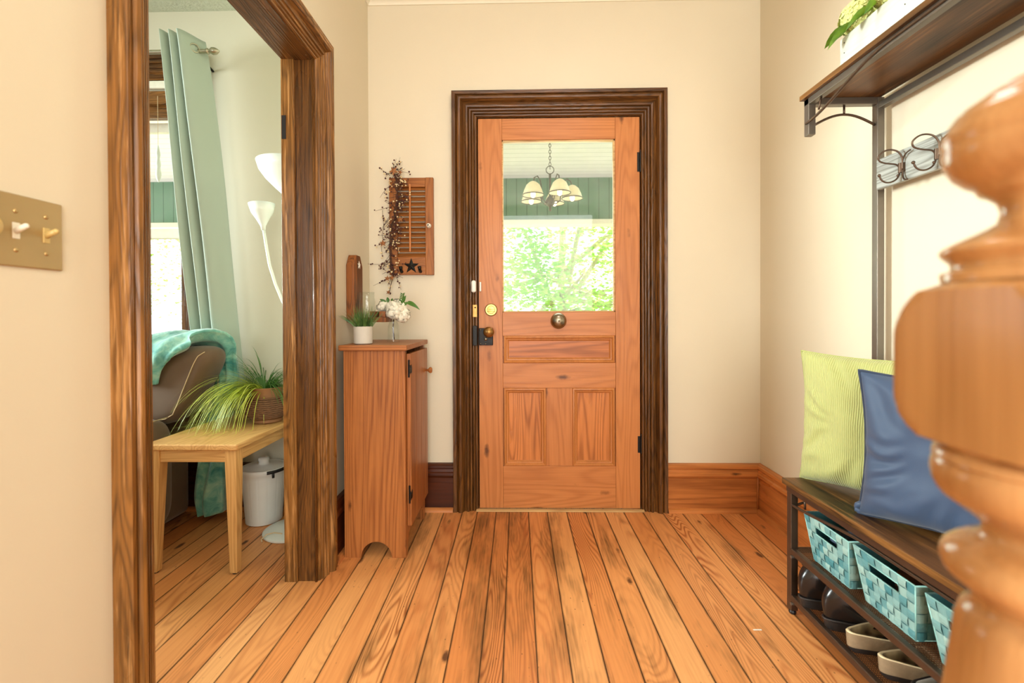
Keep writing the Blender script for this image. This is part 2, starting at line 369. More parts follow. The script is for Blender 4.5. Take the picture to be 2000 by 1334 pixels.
def m_glass(name, tint=(1, 1, 1), gl=.08, haze=0):
    t = NT(name); t.t.nodes.remove(t.b); out = t.t.nodes['Material Output']
    tr = t.n('BsdfTransparent'); tr.inputs[0].default_value = (*tint, 1)
    g = t.n('BsdfGlossy'); g.inputs['Roughness'].default_value = .02
    fr = t.n('LayerWeight'); fr.inputs[0].default_value = .5
    mx = t.n('MixShader'); t.l(t.math('MULTIPLY_ADD', t.math('POWER', fr.outputs['Facing'], 5.), .7, gl, clamp=True), mx.inputs[0]); t.l(tr.outputs[0], mx.inputs[1]); t.l(g.outputs[0], mx.inputs[2])
    last = mx.outputs[0]
    if haze:
        df = t.n('BsdfDiffuse'); df.inputs[0].default_value = (.9, .95, .9, 1); m2 = t.n('MixShader')
        t.l(t.math('MULTIPLY', t.ramp(t.noise(t.coord(), 7, 4), [(.35, .2), (.75, 1.)]), haze), m2.inputs[0]); t.l(last, m2.inputs[1]); t.l(df.outputs[0], m2.inputs[2]); last = m2.outputs[0]
    t.l(last, out.inputs[0]); return t.m
M['glass'] = m_glass('window_glass', (1, 1, 1), .02, .05)
def m_glass2():
    t = NT('clear_vase_glass'); t.t.nodes.remove(t.b); out = t.t.nodes['Material Output']
    tr = t.n('BsdfTransparent'); tr.inputs[0].default_value = (.975, .99, .98, 1); g = t.n('BsdfGlossy'); g.inputs['Roughness'].default_value = .03
    lw = t.n('LayerWeight'); lw.inputs[0].default_value = .5; mx = t.n('MixShader')
    t.l(t.math('MULTIPLY_ADD', t.math('POWER', lw.outputs['Facing'], 4.), .35, .03, clamp=True), mx.inputs[0]); t.l(tr.outputs[0], mx.inputs[1]); t.l(g.outputs[0], mx.inputs[2]); t.l(mx.outputs[0], out.inputs[0]); return t.m
M['glass2'] = m_glass2()
M['concrete'] = plain('pale_concrete', hx(198, 190, 176), .75, 0, .2, 30, .06)
M['petal'] = plain('white_petals', hx(226, 220, 200), .7, 0, 0, 60, .05)
M['hyd'] = plain('cream_green_petals', hx(214, 218, 140), .7, 0, 0, 30, .12)
def m_leaf(name, a, b, tr=.35, sc_=6, rough=.45):
    t = NT(name); out = t.t.nodes['Material Output']; g = t.coord(); n = t.noise(g, sc_, 3)
    c = t.mix(t.ramp(n, [(.35, 0.), (.65, 1.)]), a, b); t.l(c, t.b.inputs['Base Color']); t.b.inputs['Roughness'].default_value = rough
    ts = t.n('BsdfTranslucent'); t.l(c, ts.inputs[0]); mx = t.n('MixShader'); mx.inputs[0].default_value = tr
    t.l(t.b.outputs[0], mx.inputs[1]); t.l(ts.outputs[0], mx.inputs[2]); t.l(mx.outputs[0], out.inputs[0]); return t.m
M['leafd'] = m_leaf('dark_green_leaf', hx(56, 100, 40), hx(96, 140, 56))
M['leafl'] = m_leaf('lime_green_leaf', hx(176, 190, 60), hx(206, 214, 96))
M['grass'] = m_leaf('faux_grass', hx(58, 98, 44), hx(110, 140, 72), .2, 40)
M['hleaf'] = m_leaf('hydrangea_leaf', hx(80, 122, 24), hx(124, 164, 46), .35, 30)
M['tree'] = m_leaf('tree_leaf', hx(130, 180, 70), hx(190, 222, 120), .55, 1.2)
M['bark'] = plain('pale_bark', hx(176, 160, 134), .9, 0, .6, 12, .3)
M['wicker'] = plain('wicker_rope', hx(118, 82, 54), .75, 0, .5, 80, .4)
M['clay'] = plain('brown_clay', hx(150, 104, 66), .55, 0, .1, 20, .2)
M['claydark'] = plain('dark_clay', hx(92, 48, 34), .5, 0, .1, 20, .2)
M['rusty'] = plain('rusted_tin', hx(150, 96, 54), .6, .2, .3, 90, .4)
M['twig'] = plain('brown_twig', hx(74, 50, 36), .8)
M['berryc'] = plain('cream_berry', hx(232, 208, 160), .45)
M['berryd'] = plain('burgundy_berry', hx(78, 36, 30), .45)
M['porcelain'] = plain('porcelain', hx(238, 232, 216), .2)
M['tin'] = plain('white_tin_star', hx(216, 210, 196), .5)
M['starblack'] = plain('black_tin', hx(40, 40, 38), .45, .5, .2, 60, .3)
M['dark'] = plain('dark_gap', hx(26, 18, 12), .9)
M['grout'] = plain('floor_gap', hx(44, 28, 16), .95)
def m_bead(name, a, b, axis, n, rough=.6):
    t = NT(name); g = t.coord(); sx = t.n('SeparateXYZ'); t.l(g, sx.inputs[0])
    fr = t.math('FRACT', t.math('MULTIPLY', sx.outputs['XYZ'.index(axis)], n)); e = t.math('ABSOLUTE', t.math('SUBTRACT', fr, .5))
    m = t.ramp(e, [(.43, 0.), (.49, 1.)]); c = t.mix(t.noise(g, 5, 4), a, tuple(x*.85 for x in a)); t.l(t.mix(m, c, b), t.b.inputs['Base Color'])
    t.b.inputs['Roughness'].default_value = rough; t.bump(m, -.6, .004); return t.m
M['porchgreen'] = m_bead('green_beadboard', hx(104, 140, 116), hx(66, 96, 76), 'X', 8.5)
M['porchceil'] = m_bead('porch_ceiling_boards', hx(240, 232, 234), hx(196, 190, 190), 'Y', 8.5)
M['porchwhite'] = plain('porch_white_paint', hx(232, 226, 206), .6)
M['porchfloor'] = m_bead('porch_floor_boards', hx(170, 166, 158), hx(90, 88, 84), 'X', 9)
M['lawn'] = m_leaf('lawn_grass', hx(176, 190, 140), hx(200, 210, 170), .1, 3)
M['shadeout'] = plain('bell_shade_cream', hx(246, 232, 200), .4)
M['iron'] = plain('weathered_iron', hx(96, 92, 82), .6, .4)
t = NT('glowing_bulb'); t.b.inputs['Emission Color'].default_value = (1, .78, .5, 1); t.b.inputs['Emission Strength'].default_value = 4; M['bulb'] = t.m
M['siding'] = plain('painted_siding', hx(220, 222, 214), .7)
#BUILD
# ================================================================== setting
XL, XR, D, ZC = -.782, 1.269, 2.42, 2.75
def struct(name, mb, mats, label, cat, **k):
    o = build(name, mb, mats, **k); tag(o, label, cat, kind='structure'); return o
def cattr(o, cols, uvs=None):
    me = o.data; a = me.color_attributes.new('plank', 'FLOAT_COLOR', 'CORNER')
    li = 0
    if uvs: u = me.uv_layers.new(name='UVMap')
    for p in me.polygons:
        for k, l in enumerate(p.loop_indices):
            a.data[l].color = (*cols[p.index], 1)
            if uvs: u.data[l].uv = uvs[p.index][k]
# floor: individual boards running away from the camera
seams = [-1.016, -.93, -.856, -.76, -.665, -.574, -.48, -.386, -.29, -.212, -.113, -.045, .055, .153, .254, .354, .451, .551, .651, .75, .85, .946, 1.045, 1.145, 1.245, 1.30]
x = -1.016
left = []
while x > -4.3: x -= R.choice([.085, .095, .1, .1]); left.append(x)
seams = left[::-1]+seams
fl = MB(); cols = []; uvs = []
for a, b in zip(seams[:-1], seams[1:]):
    c = (R.random(), R.random(), R.random()); g = .0009
    if abs(a-.45) < .2: g = .0013
    fl.add([(a+g, -2.5, 0), (b-g, -2.5, 0), (b-g, 2.62, 0), (a+g, 2.62, 0)], [(0, 1, 2, 3)]); cols.append(c); uvs.append([(0, 0), (1, 0), (1, 1), (0, 1)])
    for xx, sgn in ((a+g, 0), (b-g, 1)):
        fl.add([(xx, -2.5, 0), (xx, 2.62, 0), (xx, 2.62, -.02), (xx, -2.5, -.02)], [(0, 1, 2, 3)]); cols.append(c); uvs.append([(sgn, 0)]*4)
nb = len(fl.f)
fl.box(-4.4, 1.32, -2.6, 2.62, -.1, -.006, 1); cols += [(0, 0, 0)]*6; uvs += [[(.5, .5)]*4]*6
fo = struct('floor', fl, [M['floor'], M['grout']], 'orange pine board floor with dark knots and worn gaps', 'floor', flip=False)
cattr(fo, cols, uvs)
# hall walls
OY0, OY1, OZ = .955, 1.762, 2.020
wl = MB(); TL = -.888
wl.box(TL, XL, -2.6, OY0, 0, ZC); wl.box(TL, XL, OY1, D, 0, ZC); wl.box(TL, XL, OY0, OY1, OZ, ZC)
struct('wall_left', wl, M['wall'], 'cream hall wall with the cased opening to the living room', 'wall')
DX0, DX1, DZ = -.208, .650, 2.068
wf = MB(); wf.box(TL, DX0-.012, D, D+.2, 0, ZC); wf.box(DX1+.012, XR+.15, D, D+.2, 0, ZC); wf.box(DX0-.012, DX1+.012, D, D+.2, DZ+.01, ZC)
struct('wall_front', wf, M['wall'], 'cream wall around the front door', 'wall')
struct('wall_right', MB().box(XR, XR+.15, -2.6, D, 0, ZC), M['wall'], 'bright cream wall behind the hall tree', 'wall')
struct('wall_rear', MB().box(-4.4, XR+.15, -2.62, -2.5, 0, ZC), M['wall'], 'cream wall behind the camera', 'wall')
struct('ceiling', MB().box(TL+.03, XR+.15, -2.6, D+.2, ZC, ZC+.1), M['ceil'], 'cream hall ceiling', 'ceiling')
# living room shell
WX0, WX1, WZ0, WZ1 = -2.95, -1.78, .74, 2.19
lf = MB(); lf.box(-4.4, WX0, D, D+.2, 0, 2.66); lf.box(WX1, TL, D, D+.2, 0, 2.66); lf.box(WX0, WX1, D, D+.2, 0, WZ0); lf.box(WX0, WX1, D, D+.2, WZ1, 2.66)
struct('wall_living_front', lf, M['wall_living'], 'sage cream living room wall holding the curtained window', 'wall')
struct('wall_living_left', MB().box(-4.5, -4.3, -2.6, D+.2, 0, 2.75), M['wall_living'], 'sage cream far living room wall', 'wall')
struct('ceiling_living', MB().box(-4.4, TL+.01, -2.6, D+.2, 2.652, 2.75), M['popcorn'], 'rough textured living room ceiling', 'ceiling')
struct('wall_living_side', MB().box(TL-.012, TL-.0005, OY1+.005, D-.001, 0, 2.65), M['wall_living'], 'sage cream living room side of the hall wall', 'wall')

# sweeps ------------------------------------------------------------
def frame_sweep(mb, prof, a, b, c, plane, mi=0):
    """casing around three sides. prof = [(u out from the opening, w off the wall)]; a,b = opening sides, c = head height"""
    for leg in range(3):
        if leg == 0: path = [lambda u: (a-u, 0), lambda u: (a-u, c+u)]
        elif leg == 1: path = [lambda u: (a-u, c+u), lambda u: (b+u, c+u)]
        else: path = [lambda u: (b+u, c+u), lambda u: (b+u, 0)]
        vs = []; n = len(prof)
        for pf in path:
            for (u, wv) in prof:
                s_, z_ = pf(u); vs.append(plane(s_, z_, wv))
        mb.add(vs, [(i, i+1, n+i+1, n+i) for i in range(n-1)], mi)
dprof = [(0, 0), (0, .007), (.004, .012), (.010, .013), (.013, .009), (.017, .017), (.023, .019), (.027, .013), (.031, .022), (.038, .024), (.042, .017), (.047, .027), (.055, .030),
         (.060, .022), (.068, .020), (.074, .026), (.078, .037), (.084, .044), (.092, .046), (.099, .043), (.104, .034), (.107, .030), (.111, .038), (.127, .040), (.129, .036), (.129, 0)]
def casing(name, a, b, c, plane, side, label, wood_, scale=1., first=1.):
    root = thing(name, label, 'door trim', (0, 0, 0), kind='structure')
    pr = [(u*scale, w_) for u, w_ in dprof]
    for leg, ax, nm in ((0, 'Z', 'side_casing'), (1, side, 'head_casing'), (2, 'Z', 'side_casing')):
        mb = MB(); full = MB(); frame_sweep(full, [(u*(first if leg == 0 else 1), w_) for u, w_ in pr], a, b, c, plane)
        n = len(pr); mb.v = full.v[leg*2*n:(leg+1)*2*n]; mb.f = full.f[:n-1]; mb.m = [0]*(n-1)
        build(nm, mb, M[wood_+ax], root, smooth='auto', ang=28, flip=False)
    return root
casing('trim_1', DX0, DX1, DZ, lambda s_, z_, w_: (s_, D-w_, z_), 'X', 'dark stained moulded casing around the front door', 'case')
casing('trim_2', OY0, OY1, OZ, lambda s_, z_, w_: (XL+w_, s_, z_), 'Y', 'worn dark moulded casing around the living room opening', 'casel', .80, .87)
# jamb of the opening
jr = thing('trim_3', 'dark stained jamb lining inside the living room opening', 'door trim', kind='structure')
j = MB()
for y0, y1 in ((OY0-.002, OY0+.004), (OY1-.004, OY1+.002)): j.box(TL-.013, XL+.003, y0, y1, 0, OZ)
build('jamb', j, M['caseZ'], jr, bevel=.001)
build('head_jamb', MB().box(TL-.013, XL+.003, OY0, OY1, OZ-.004, OZ+.002), M['caseY'], jr)
j = MB()
for y0, y1 in ((OY0+.003, OY0+.012), (OY1-.012, OY1-.003)): j.box(TL-.016, TL+.035, y0, y1, 0, OZ-.003)
build('door_stop', j, M['caselZ'], jr, bevel=.002)
build('corner_bead', MB().tube([(XL+.0, OY1-.006, 0), (XL+.0, OY1-.006, OZ)], .005, 8), M['caseZ'], jr, smooth=True)
build('hinge_mortise', MB().box(TL-.012, TL+.004, OY1-.014, OY1-.011, 1.71, 1.80), M['dark'], jr)
# living room side casing (thin, seen past the jamb)
lcs = MB(); lcs.box(TL-.03, TL-.012, OY1+.08, OY1+.16, 0, OZ+.1); lcs.box(TL-.03, TL-.012, OY0-.1, OY0, 0, OZ+.1); lcs.box(TL-.03, TL-.012, OY0-.1, OY1+.16, OZ+.03, OZ+.12)
struct('trim_4', lcs, M['caseZ'], 'dark casing on the living room side of the opening', 'door trim', bevel=.003)
# baseboards
bprof = [(0, 0), (0, .022), (.175, .020), (.18, .026), (.19, .031), (.203, .030), (.208, .023), (.222, .021), (.228, .027), (.240, .026), (.247, .018), (.25, 0)]
def baseboard(name, p0, p1, nrm, m, label, shoe=True, shoem=None, mitre=(0, 0)):
    root = thing(name, label, 'baseboard', kind='structure')
    d = Vector(p1)-Vector(p0); d.normalize(); n = len(bprof); vs = []
    for P_, mt in ((Vector(p0), mitre[0]), (Vector(p1), -mitre[1])):
        for z, w_ in bprof: q = P_+Vector(nrm)*w_+d*(w_*mt); vs.append((q.x, q.y, z))
    build('board', MB().add(vs, [(i, i+1, n+i+1, n+i) for i in range(n-1)]+[tuple(range(n))[::-1], tuple(range(n, 2*n))]), m, root, smooth='auto', ang=28)
    if shoe:
        vs = []; pr = [(0, .02), (0, .042), (.008, .041), (.016, .034), (.02, .02)]; k = len(pr)
        for P_, mt in ((Vector(p0), mitre[0]), (Vector(p1), -mitre[1])):
            for z, w_ in pr: q = P_+Vector(nrm)*w_+d*(w_*mt); vs.append((q.x, q.y, z))
        build('shoe_moulding', MB().add(vs, [(i, i+1, k+i+1, k+i) for i in range(k-1)]+[tuple(range(k))[::-1], tuple(range(k, 2*k))]), shoem or m, root, smooth='auto')
baseboard('baseboard_front_right', (DX1+.131, D, 0), (XR, D, 0), (0, -1, 0), M['baseX'], 'red brown pine baseboard right of the front door', mitre=(0, 1))
baseboard('baseboard_front_left', (XL, D, 0), (DX0-.131, D, 0), (0, -1, 0), M['basedX'], 'dark baseboard behind the cabinet, left of the front door', shoem=M['doorX'])
baseboard('baseboard_right', (XR, D, 0), (XR, -2.5, 0), (-1, 0, 0), M['baseY'], 'red brown pine baseboard behind the shoe bench', mitre=(1, 0))
baseboard('baseboard_left', (XL, OY1+.112, 0), (XL, D, 0), (1, 0, 0), M['basedY'], 'dark baseboard between the opening and the corner', shoem=M['doorY'])
baseboard('baseboard_living', (-4.3, D, 0), (TL-.012, D, 0), (0, -1, 0), M['basedX'], 'dark baseboard under the living room window', shoem=M['doorX'])
cb = MB().tube([(XR-.026, D-.026, .02), (XR-.026, D-.026, .2)], .005, 8)
struct('trim_5', cb, M['baseZ'], 'small corner bead where the two right baseboards meet', 'trim', smooth=True)
# crown moulding
cr = MB()
pr = [(2.664, 0), (2.664, .006), (2.672, .010), (2.676, .018), (2.70, .03), (2.72, .06), (2.745, .07), (2.75, .07), (2.75, 0)]
n = len(pr)
vs = [(XL+w_, D-w_, z) for z, w_ in pr]+[(XR-w_, D-w_, z) for z, w_ in pr]
cr.add(vs, [(i, i+1, n+i+1, n+i) for i in range(n-1)])
vs = [(XL+w_, D-w_, z) for z, w_ in pr]+[(XL+w_, -2.5, z) for z, w_ in pr]
cr.add(vs, [(i, i+1, n+i+1, n+i) for i in range(n-1)])
vs = [(XR-w_, D-w_, z) for z, w_ in pr]+[(XR-w_, -2.5, z) for z, w_ in pr]
cr.add(vs, [(i, i+1, n+i+1, n+i) for i in range(n-1)])
struct('trim_6', cr, M['ceil'], 'cream crown moulding at the top of the hall walls', 'crown moulding', smooth='auto')

# ------------------------------------------------------------------ front door
dr = thing('door_1', 'stripped orange pine front door with a big glass pane and three panels', 'door', (.221, D, 0), kind='structure')
Y0, Y1 = D+.002, D+.044
a, b = DX0+.006, DX1-.005
gx0, gx1, gz0, gz1 = -.077, .518, 1.045, 1.952
for x0, x1 in ((a, gx0), (gx1, b)): build('stile', MB().box(x0, x1, Y0, Y1, .008, 2.064), M['doorZ'], dr, bevel=.0012)
for z0, z1 in ((gz1, 2.064), (.92, gz0), (.644, .776), (.008, .231)): build('rail', MB().box(gx0+.0008, gx1-.0008, Y0+.0006, Y1, z0, z1), M['doorX'], dr, bevel=.0012)
build('mullion', MB().box(.151, .29, Y0+.0006, Y1, .232, .643), M['doorZ'], dr, bevel=.0012)
def panel(x0, x1, z0, z1, m, m2):
    build('panel', MB().box(x0-.008, x1+.008, Y0+.014, Y1-.01, z0-.003, z1+.003), M[m], dr)
    mo = MB(); pr = [(0, .002), (.003, -.004), (.009, -.006), (.013, -.002), (.016, .004), (.021, .005), (.025, .012), (.028, .014)]
    n = len(pr); vs = []
    for cx, cz, sx, sz in ((x0, z0, 1, 1), (x1, z0, -1, 1), (x1, z1, -1, -1), (x0, z1, 1, -1)):
        for u, w_ in pr: vs.append((cx+sx*u, Y0+w_, cz+sz*u))
    for k in range(4):
        q = (k+1) % 4; mo.add([], [(k*n+i, k*n+i+1, q*n+i+1, q*n+i) for i in range(n-1)])
    mo.v = vs; build('panel_moulding', mo, M['doormould'], dr, smooth='auto', ang=30)
panel(-.072, .513, .776, .92, 'panelx', 'X'); panel(-.072, .151, .231, .644, 'panel', 'Z'); panel(.29, .513, .231, .644, 'panel', 'Z')
build('glass_pane', MB().box(gx0+.002, gx1-.002, Y0+.018, Y0+.022, gz0+.002, gz1-.002), M['glass'], dr)
gb = MB()
for (x0, x1, z0, z1) in ((gx0, gx0+.007, gz0, gz1), (gx1-.009, gx1, gz0, gz1), (gx0, gx1, gz0, gz0+.006), (gx0, gx1, gz1-.008, gz1)): gb.box(x0, x1, Y0+.006, Y0+.03, z0, z1)
build('glazing_bead', gb, M['strip'], dr, bevel=.001)
# deadbolt
LY = XF((0, 0, 0), (1, 0, 0), (0, 0, 1), (0, -1, 0))  # lathe axis -> -Y
def faceY(x, z, y=Y0): return XF((x, y, z), (1, 0, 0), (0, 0, 1), (0, -1, 0))
dbt = build('deadbolt', MB().lathe([(0, .001), (.033, .001), (.033, .004), (.029, .008), (.021, .008), (.019, .011), (0, .012)], n=36, T=faceY(-.137, 1.058)), M['brass'], dr, smooth='auto')
build('thumb_turn', MB().prism([(-.02, -.005), (.02, -.008), (.022, 0), (.02, .006), (-.02, .003)], faceY(-.137, 1.056, Y0-.010), .012), M['brass'], dbt, bevel=.002)
rl = build('rim_lock', MB().box(-.2, -.127, Y0-.022, Y0, .872, .962), M['black'], dr, bevel=.003)
build('door_knob', MB().lathe([(.010, 0), (.010, .012), (.014, .02), (.024, .026), (.028, .036), (.026, .046), (.018, .053), (0, .055)], n=32, T=faceY(-.147, .942, Y0-.02)), M['bronzeknob'], rl, smooth=True)
sm = MB()
for px, pz in ((-.192, .953), (-.136, .953), (-.192, .881), (-.165, .88)): sm.ball((px, Y0-.024, pz), .004, 8, 5)
sm.lathe([(.009, 0), (.009, .003), (0, .003)], n=16, T=faceY(-.165, .905, Y0-.022))
build('lock_screws', sm, M['nickel'], rl, smooth=True)
bl = build('twist_bell', MB().lathe([(.041, 0), (.042, .004), (.041, .01), (.036, .02), (.026, .029), (.012, .034), (0, .035)], n=40, T=faceY(.218, .998)), M['nickel'], dr, smooth=True)
build('bell_screw', MB().ball((.218, Y0-.036, .998), .005, 10, 6), M['nickel'], bl, smooth=True)
for z0, z1 in ((1.775, 1.882), (.30, .393)):
    hb = MB().tube([(DX1-.001, Y0-.004, z0), (DX1-.001, Y0-.004, z1)], .006, 10)
    hb.ball((DX1-.001, Y0-.004, z1+.004), .006, 8, 6); hb.box(DX1-.018, DX1, Y0-.002, Y0+.001, z0+.003, z1-.003)
    build('hinge', hb, M['black'], dr, smooth='auto')
build('sensor_magnet', MB().box(-.197, -.188, Y0-.012, Y0, 1.155, 1.205), M['white'], dr, bevel=.003)
# casing-mounted hardware
ds = thing('door_sensor', 'small white rounded door sensor stuck on the dark casing above the lock', 'sensor', (-.226, D-.018, 1.18))
build('sensor_body', MB().box(-.238, -.213, D-.042, D-.02, 1.148, 1.212), M['white'], ds, bevel=.011, seg=4)
sk = thing('strike_plate', 'worn brass strike plate set in the casing beside the deadbolt', 'strike plate', (-.222, D, 1.05))
kb = build('plate', MB().box(-.232, -.209, D-.023, D-.010, 1.02, 1.085), M['bronzeknob'], sk, bevel=.001)
build('strike_screw', MB().ball((-.219, D-.0235, 1.07), .004, 8, 5), M['black'], kb, smooth=True)
lk = thing('lock_keeper', 'black iron keeper on the casing beside the rim lock', 'lock keeper', (-.222, D, .92))
build('keeper_box', MB().box(-.232, -.209, D-.034, D-.010, .872, .975), M['black'], lk, bevel=.002)
th = struct('trim_7', MB().prism([(0, 0), (.03, 0), (.03, .006), (.012, .010), (0, .004)], XF((DX0-.01, D-.03, .0005), (0, 1, 0), (0, 0, 1), (1, 0, 0)), DX1-DX0+.02), M['strip'], 'pale worn wooden threshold strip under the front door', 'threshold', bevel=.001)
# door frame lining behind casing
dj = MB(); dj.box(DX0-.012, DX0, D+.001, D+.2, 0, DZ+.01); dj.box(DX1, DX1+.012, D+.001, D+.2, 0, DZ+.01); dj.box(DX0, DX1, D+.001, D+.2, DZ-.001, DZ+.01)
dj.box(DX0, DX0+.012, D+.048, D+.2, 0, DZ); dj.box(DX1-.012, DX1, D+.048, D+.2, 0, DZ)
struct('trim_8', dj, M['caseZ'], 'dark door frame lining behind the casing', 'door frame')

# ------------------------------------------------------------------ living room window
w1 = thing('window_1', 'bright living room sash window with dark wood surround and white sashes', 'window', ((WX0+WX1)/2, D, WZ0), kind='structure')
wd = MB(); wd.box(WX1, WX1+.115, D-.022, D, WZ0-.1, WZ1+.10); wd.box(WX0-.115, WX0, D-.022, D, WZ0-.1, WZ1+.10)
build('window_casing', wd, M['caseZ'], w1, bevel=.004)
hd = MB().box(WX0-.115, WX1+.115, D-.024, D, WZ1+.09, WZ1+.225); 
for k in range(5): hd.box(WX0-.115, WX1+.115, D-.030-.004*(k % 2), D-.02, WZ1+.10+.025*k, WZ1+.112+.025*k)
build('head_casing', hd, M['caseX'], w1, bevel=.002)
hd = MB().box(WX0, WX1, D+.02, D+.06, WZ1-.09, WZ1-.0)
hd.box(WX0, WX1, D-.010, D+.05, WZ1-.03, WZ1+.04)
build('window_frame', hd, M['caselX'], w1, bevel=.004)
build('roller_shade', MB().box(WX0+.01, WX1-.005, D-.03, D-.008, WZ1+.045, WZ1+.085), M['porchwhite'], w1, bevel=.006)
build('window_stool', MB().box(WX0-.13, WX1+.13, D-.05, D+.06, WZ0-.03, WZ0), M['caseX'], w1, bevel=.004)
def sash(z0, z1, y):
    sb = MB(); t_ = .045
    sb.box(WX0, WX0+t_, y, y+.035, z0, z1); sb.box(WX1-t_, WX1, y, y+.035, z0, z1); sb.box(WX0, WX1, y, y+.035, z0, z0+.05); sb.box(WX0, WX1, y, y+.035, z1-.05, z1)
    s_ = build('sash', sb, M['porchwhite'], w1, bevel=.003)
    build('pane', MB().box(WX0+t_, WX1-t_, y+.015, y+.019, z0+.05, z1-.05), M['glass'], s_)
sash(WZ0, 1.51, D+.07); sash(1.47, WZ1-.08, D+.11)

# ================================================================== hall tree with shoe bench
HY1, HY0 = 1.605, .60        # far and near ends
ht = thing('hall_tree', 'tall dark metal hall tree with rustic wood bench, top shelf and two mesh shoe shelves', 'hall tree', (1.08, 1.1, 0))
def wob(mb, x0, x1, y0, y1, z0, z1): return mb.box(x0, x1, y0, y1, z0, z1)
build('bench_seat', MB().box(.922, 1.24, HY0-.01, HY1+.012, .440, .459), M['rustY'], ht, bevel=.0015)
build('top_shelf', MB().box(.978, 1.235, HY0-.01, HY1+.006, 1.762, 1.779), M['rustY'], ht, bevel=.0015)
for y0 in (HY1-.026, HY0):
    lg = build('bench_leg', MB().box(.932, .956, y0, y0+.025, .014, .440), M['bronze'], ht, bevel=.002)
    build('foot', MB().lathe([(.010, 0), (.012, .004), (.010, .014)], (.944, y0+.0125, 0), 16), M['blackp'], lg, smooth=True)
    pl = build('upright_post', MB().box(1.220, 1.244, y0, y0+.025, .014, 1.762), M['steel'], ht, bevel=.002)
    build('foot', MB().lathe([(.010, 0), (.012, .004), (.010, .014)], (1.232, y0+.0125, 0), 16), M['blackp'], pl, smooth=True)
    build('drop_post', MB().box(.990, 1.014, y0, y0+.025, 1.637, 1.762), M['steel'], ht, bevel=.002)
    sa = []
    for k in range(17):
        q = k/16; sa.append((1.014+q*.206, y0+.0125, 1.672+.036*math.sin(PI*q)))
    ar = MB().tube(sa, .0042, 8); ar.tube([(1.117, y0+.0125, 1.706), (1.117, y0+.0125, 1.738)], .0035, 8)
    build('side_arch', ar, M['bronze'], ht, smooth=True)
    sa = [(.956+q/12*.264, y0+.0125, .372+.03*math.sin(PI*q/12)) for q in range(13)]
    ar = MB().tube(sa, .0042, 8)
    build('side_arch', ar, M['bronze'], ht, smooth=True)
    for z in (.058, .218): build('shelf_end_bar', MB().box(.956, 1.22, y0+.006, y0+.019, z-.008, z+.008), M['bronze'], ht, bevel=.002)
    build('shelf_end_rail', MB().box(1.014, 1.22, y0, y0+.025, 1.738, 1.762), M['steel'], ht, bevel=.002)
fr = MB().box(.990, 1.012, HY0, HY1, 1.740, 1.762); build('front_shelf_rail', fr, M['steel'], ht, bevel=.002)
build('back_shelf_rail', MB().box(1.222, 1.244, HY0, HY1, 1.722, 1.744), M['steel'], ht, bevel=.002)
build('bench_apron', MB().box(.930, .952, HY0, HY1, .418, .440), M['bronze'], ht, bevel=.002)
build('bench_apron', MB().box(1.222, 1.244, HY0, HY1, .418, .440), M['bronze'], ht, bevel=.002)
def arch_rod(x, zlow, zhigh):
    p = []
    for k in range(41):
        y = HY1-.015-(HY1-HY0-.03)*k/40; e = min(k, 40-k)/40.
        q = min(e/.36, 1); q = q*q*(3-2*q); p.append((x, y, zlow+(zhigh-zlow)*q))
    return p
rb = MB().tube(arch_rod(.9875, 1.678, 1.752), .0045, 8); rb.tube([(.992, HY1-.075, 1.70), (1.0, HY1-.075, 1.742)], .0035, 8)
build('arched_rod', rb, M['bronze'], ht, smooth=True)
rb = MB().tube(arch_rod(.938, .377, .408), .005, 8); rb.tube([(.942, HY1-.085, .388), (.942, HY1-.085, .42)], .0035, 8)
build('arched_rod', rb, M['bronze'], ht, smooth=True)
for z in (.066, .226):
    ms = MB(); y = HY0+.025
    while y < HY1-.01: ms.box(.945, 1.225, y, y+.0016, z-.0008, z+.0008); y += .0062
    x = .95
    while x < 1.225: ms.box(x, x+.0016, HY0+.015, HY1-.01, z-.0016, z+.0000); x += .0062
    mm = build('mesh_shelf', ms, M['mesh'], ht)
    rr = MB().box(.930, .950, HY0+.022, HY1-.024, z-.018, z+.004); rr.box(1.218, 1.236, HY0+.026, HY1-.026, z-.018, z+.004)
    build('shelf_rail', rr, M['bronze'], ht, bevel=.004, seg=3)
    build('clamp_bolt', MB().tube([(.926, HY1-.034, z-.022), (.960, HY1-.034, z-.022)], .005, 8), M['steel'], ht, smooth='auto')
build('hook_board', MB().box(1.214, 1.228, HY0+.028, HY1-.029, 1.446, 1.546), M['whiteboard'], ht, bevel=.0015)
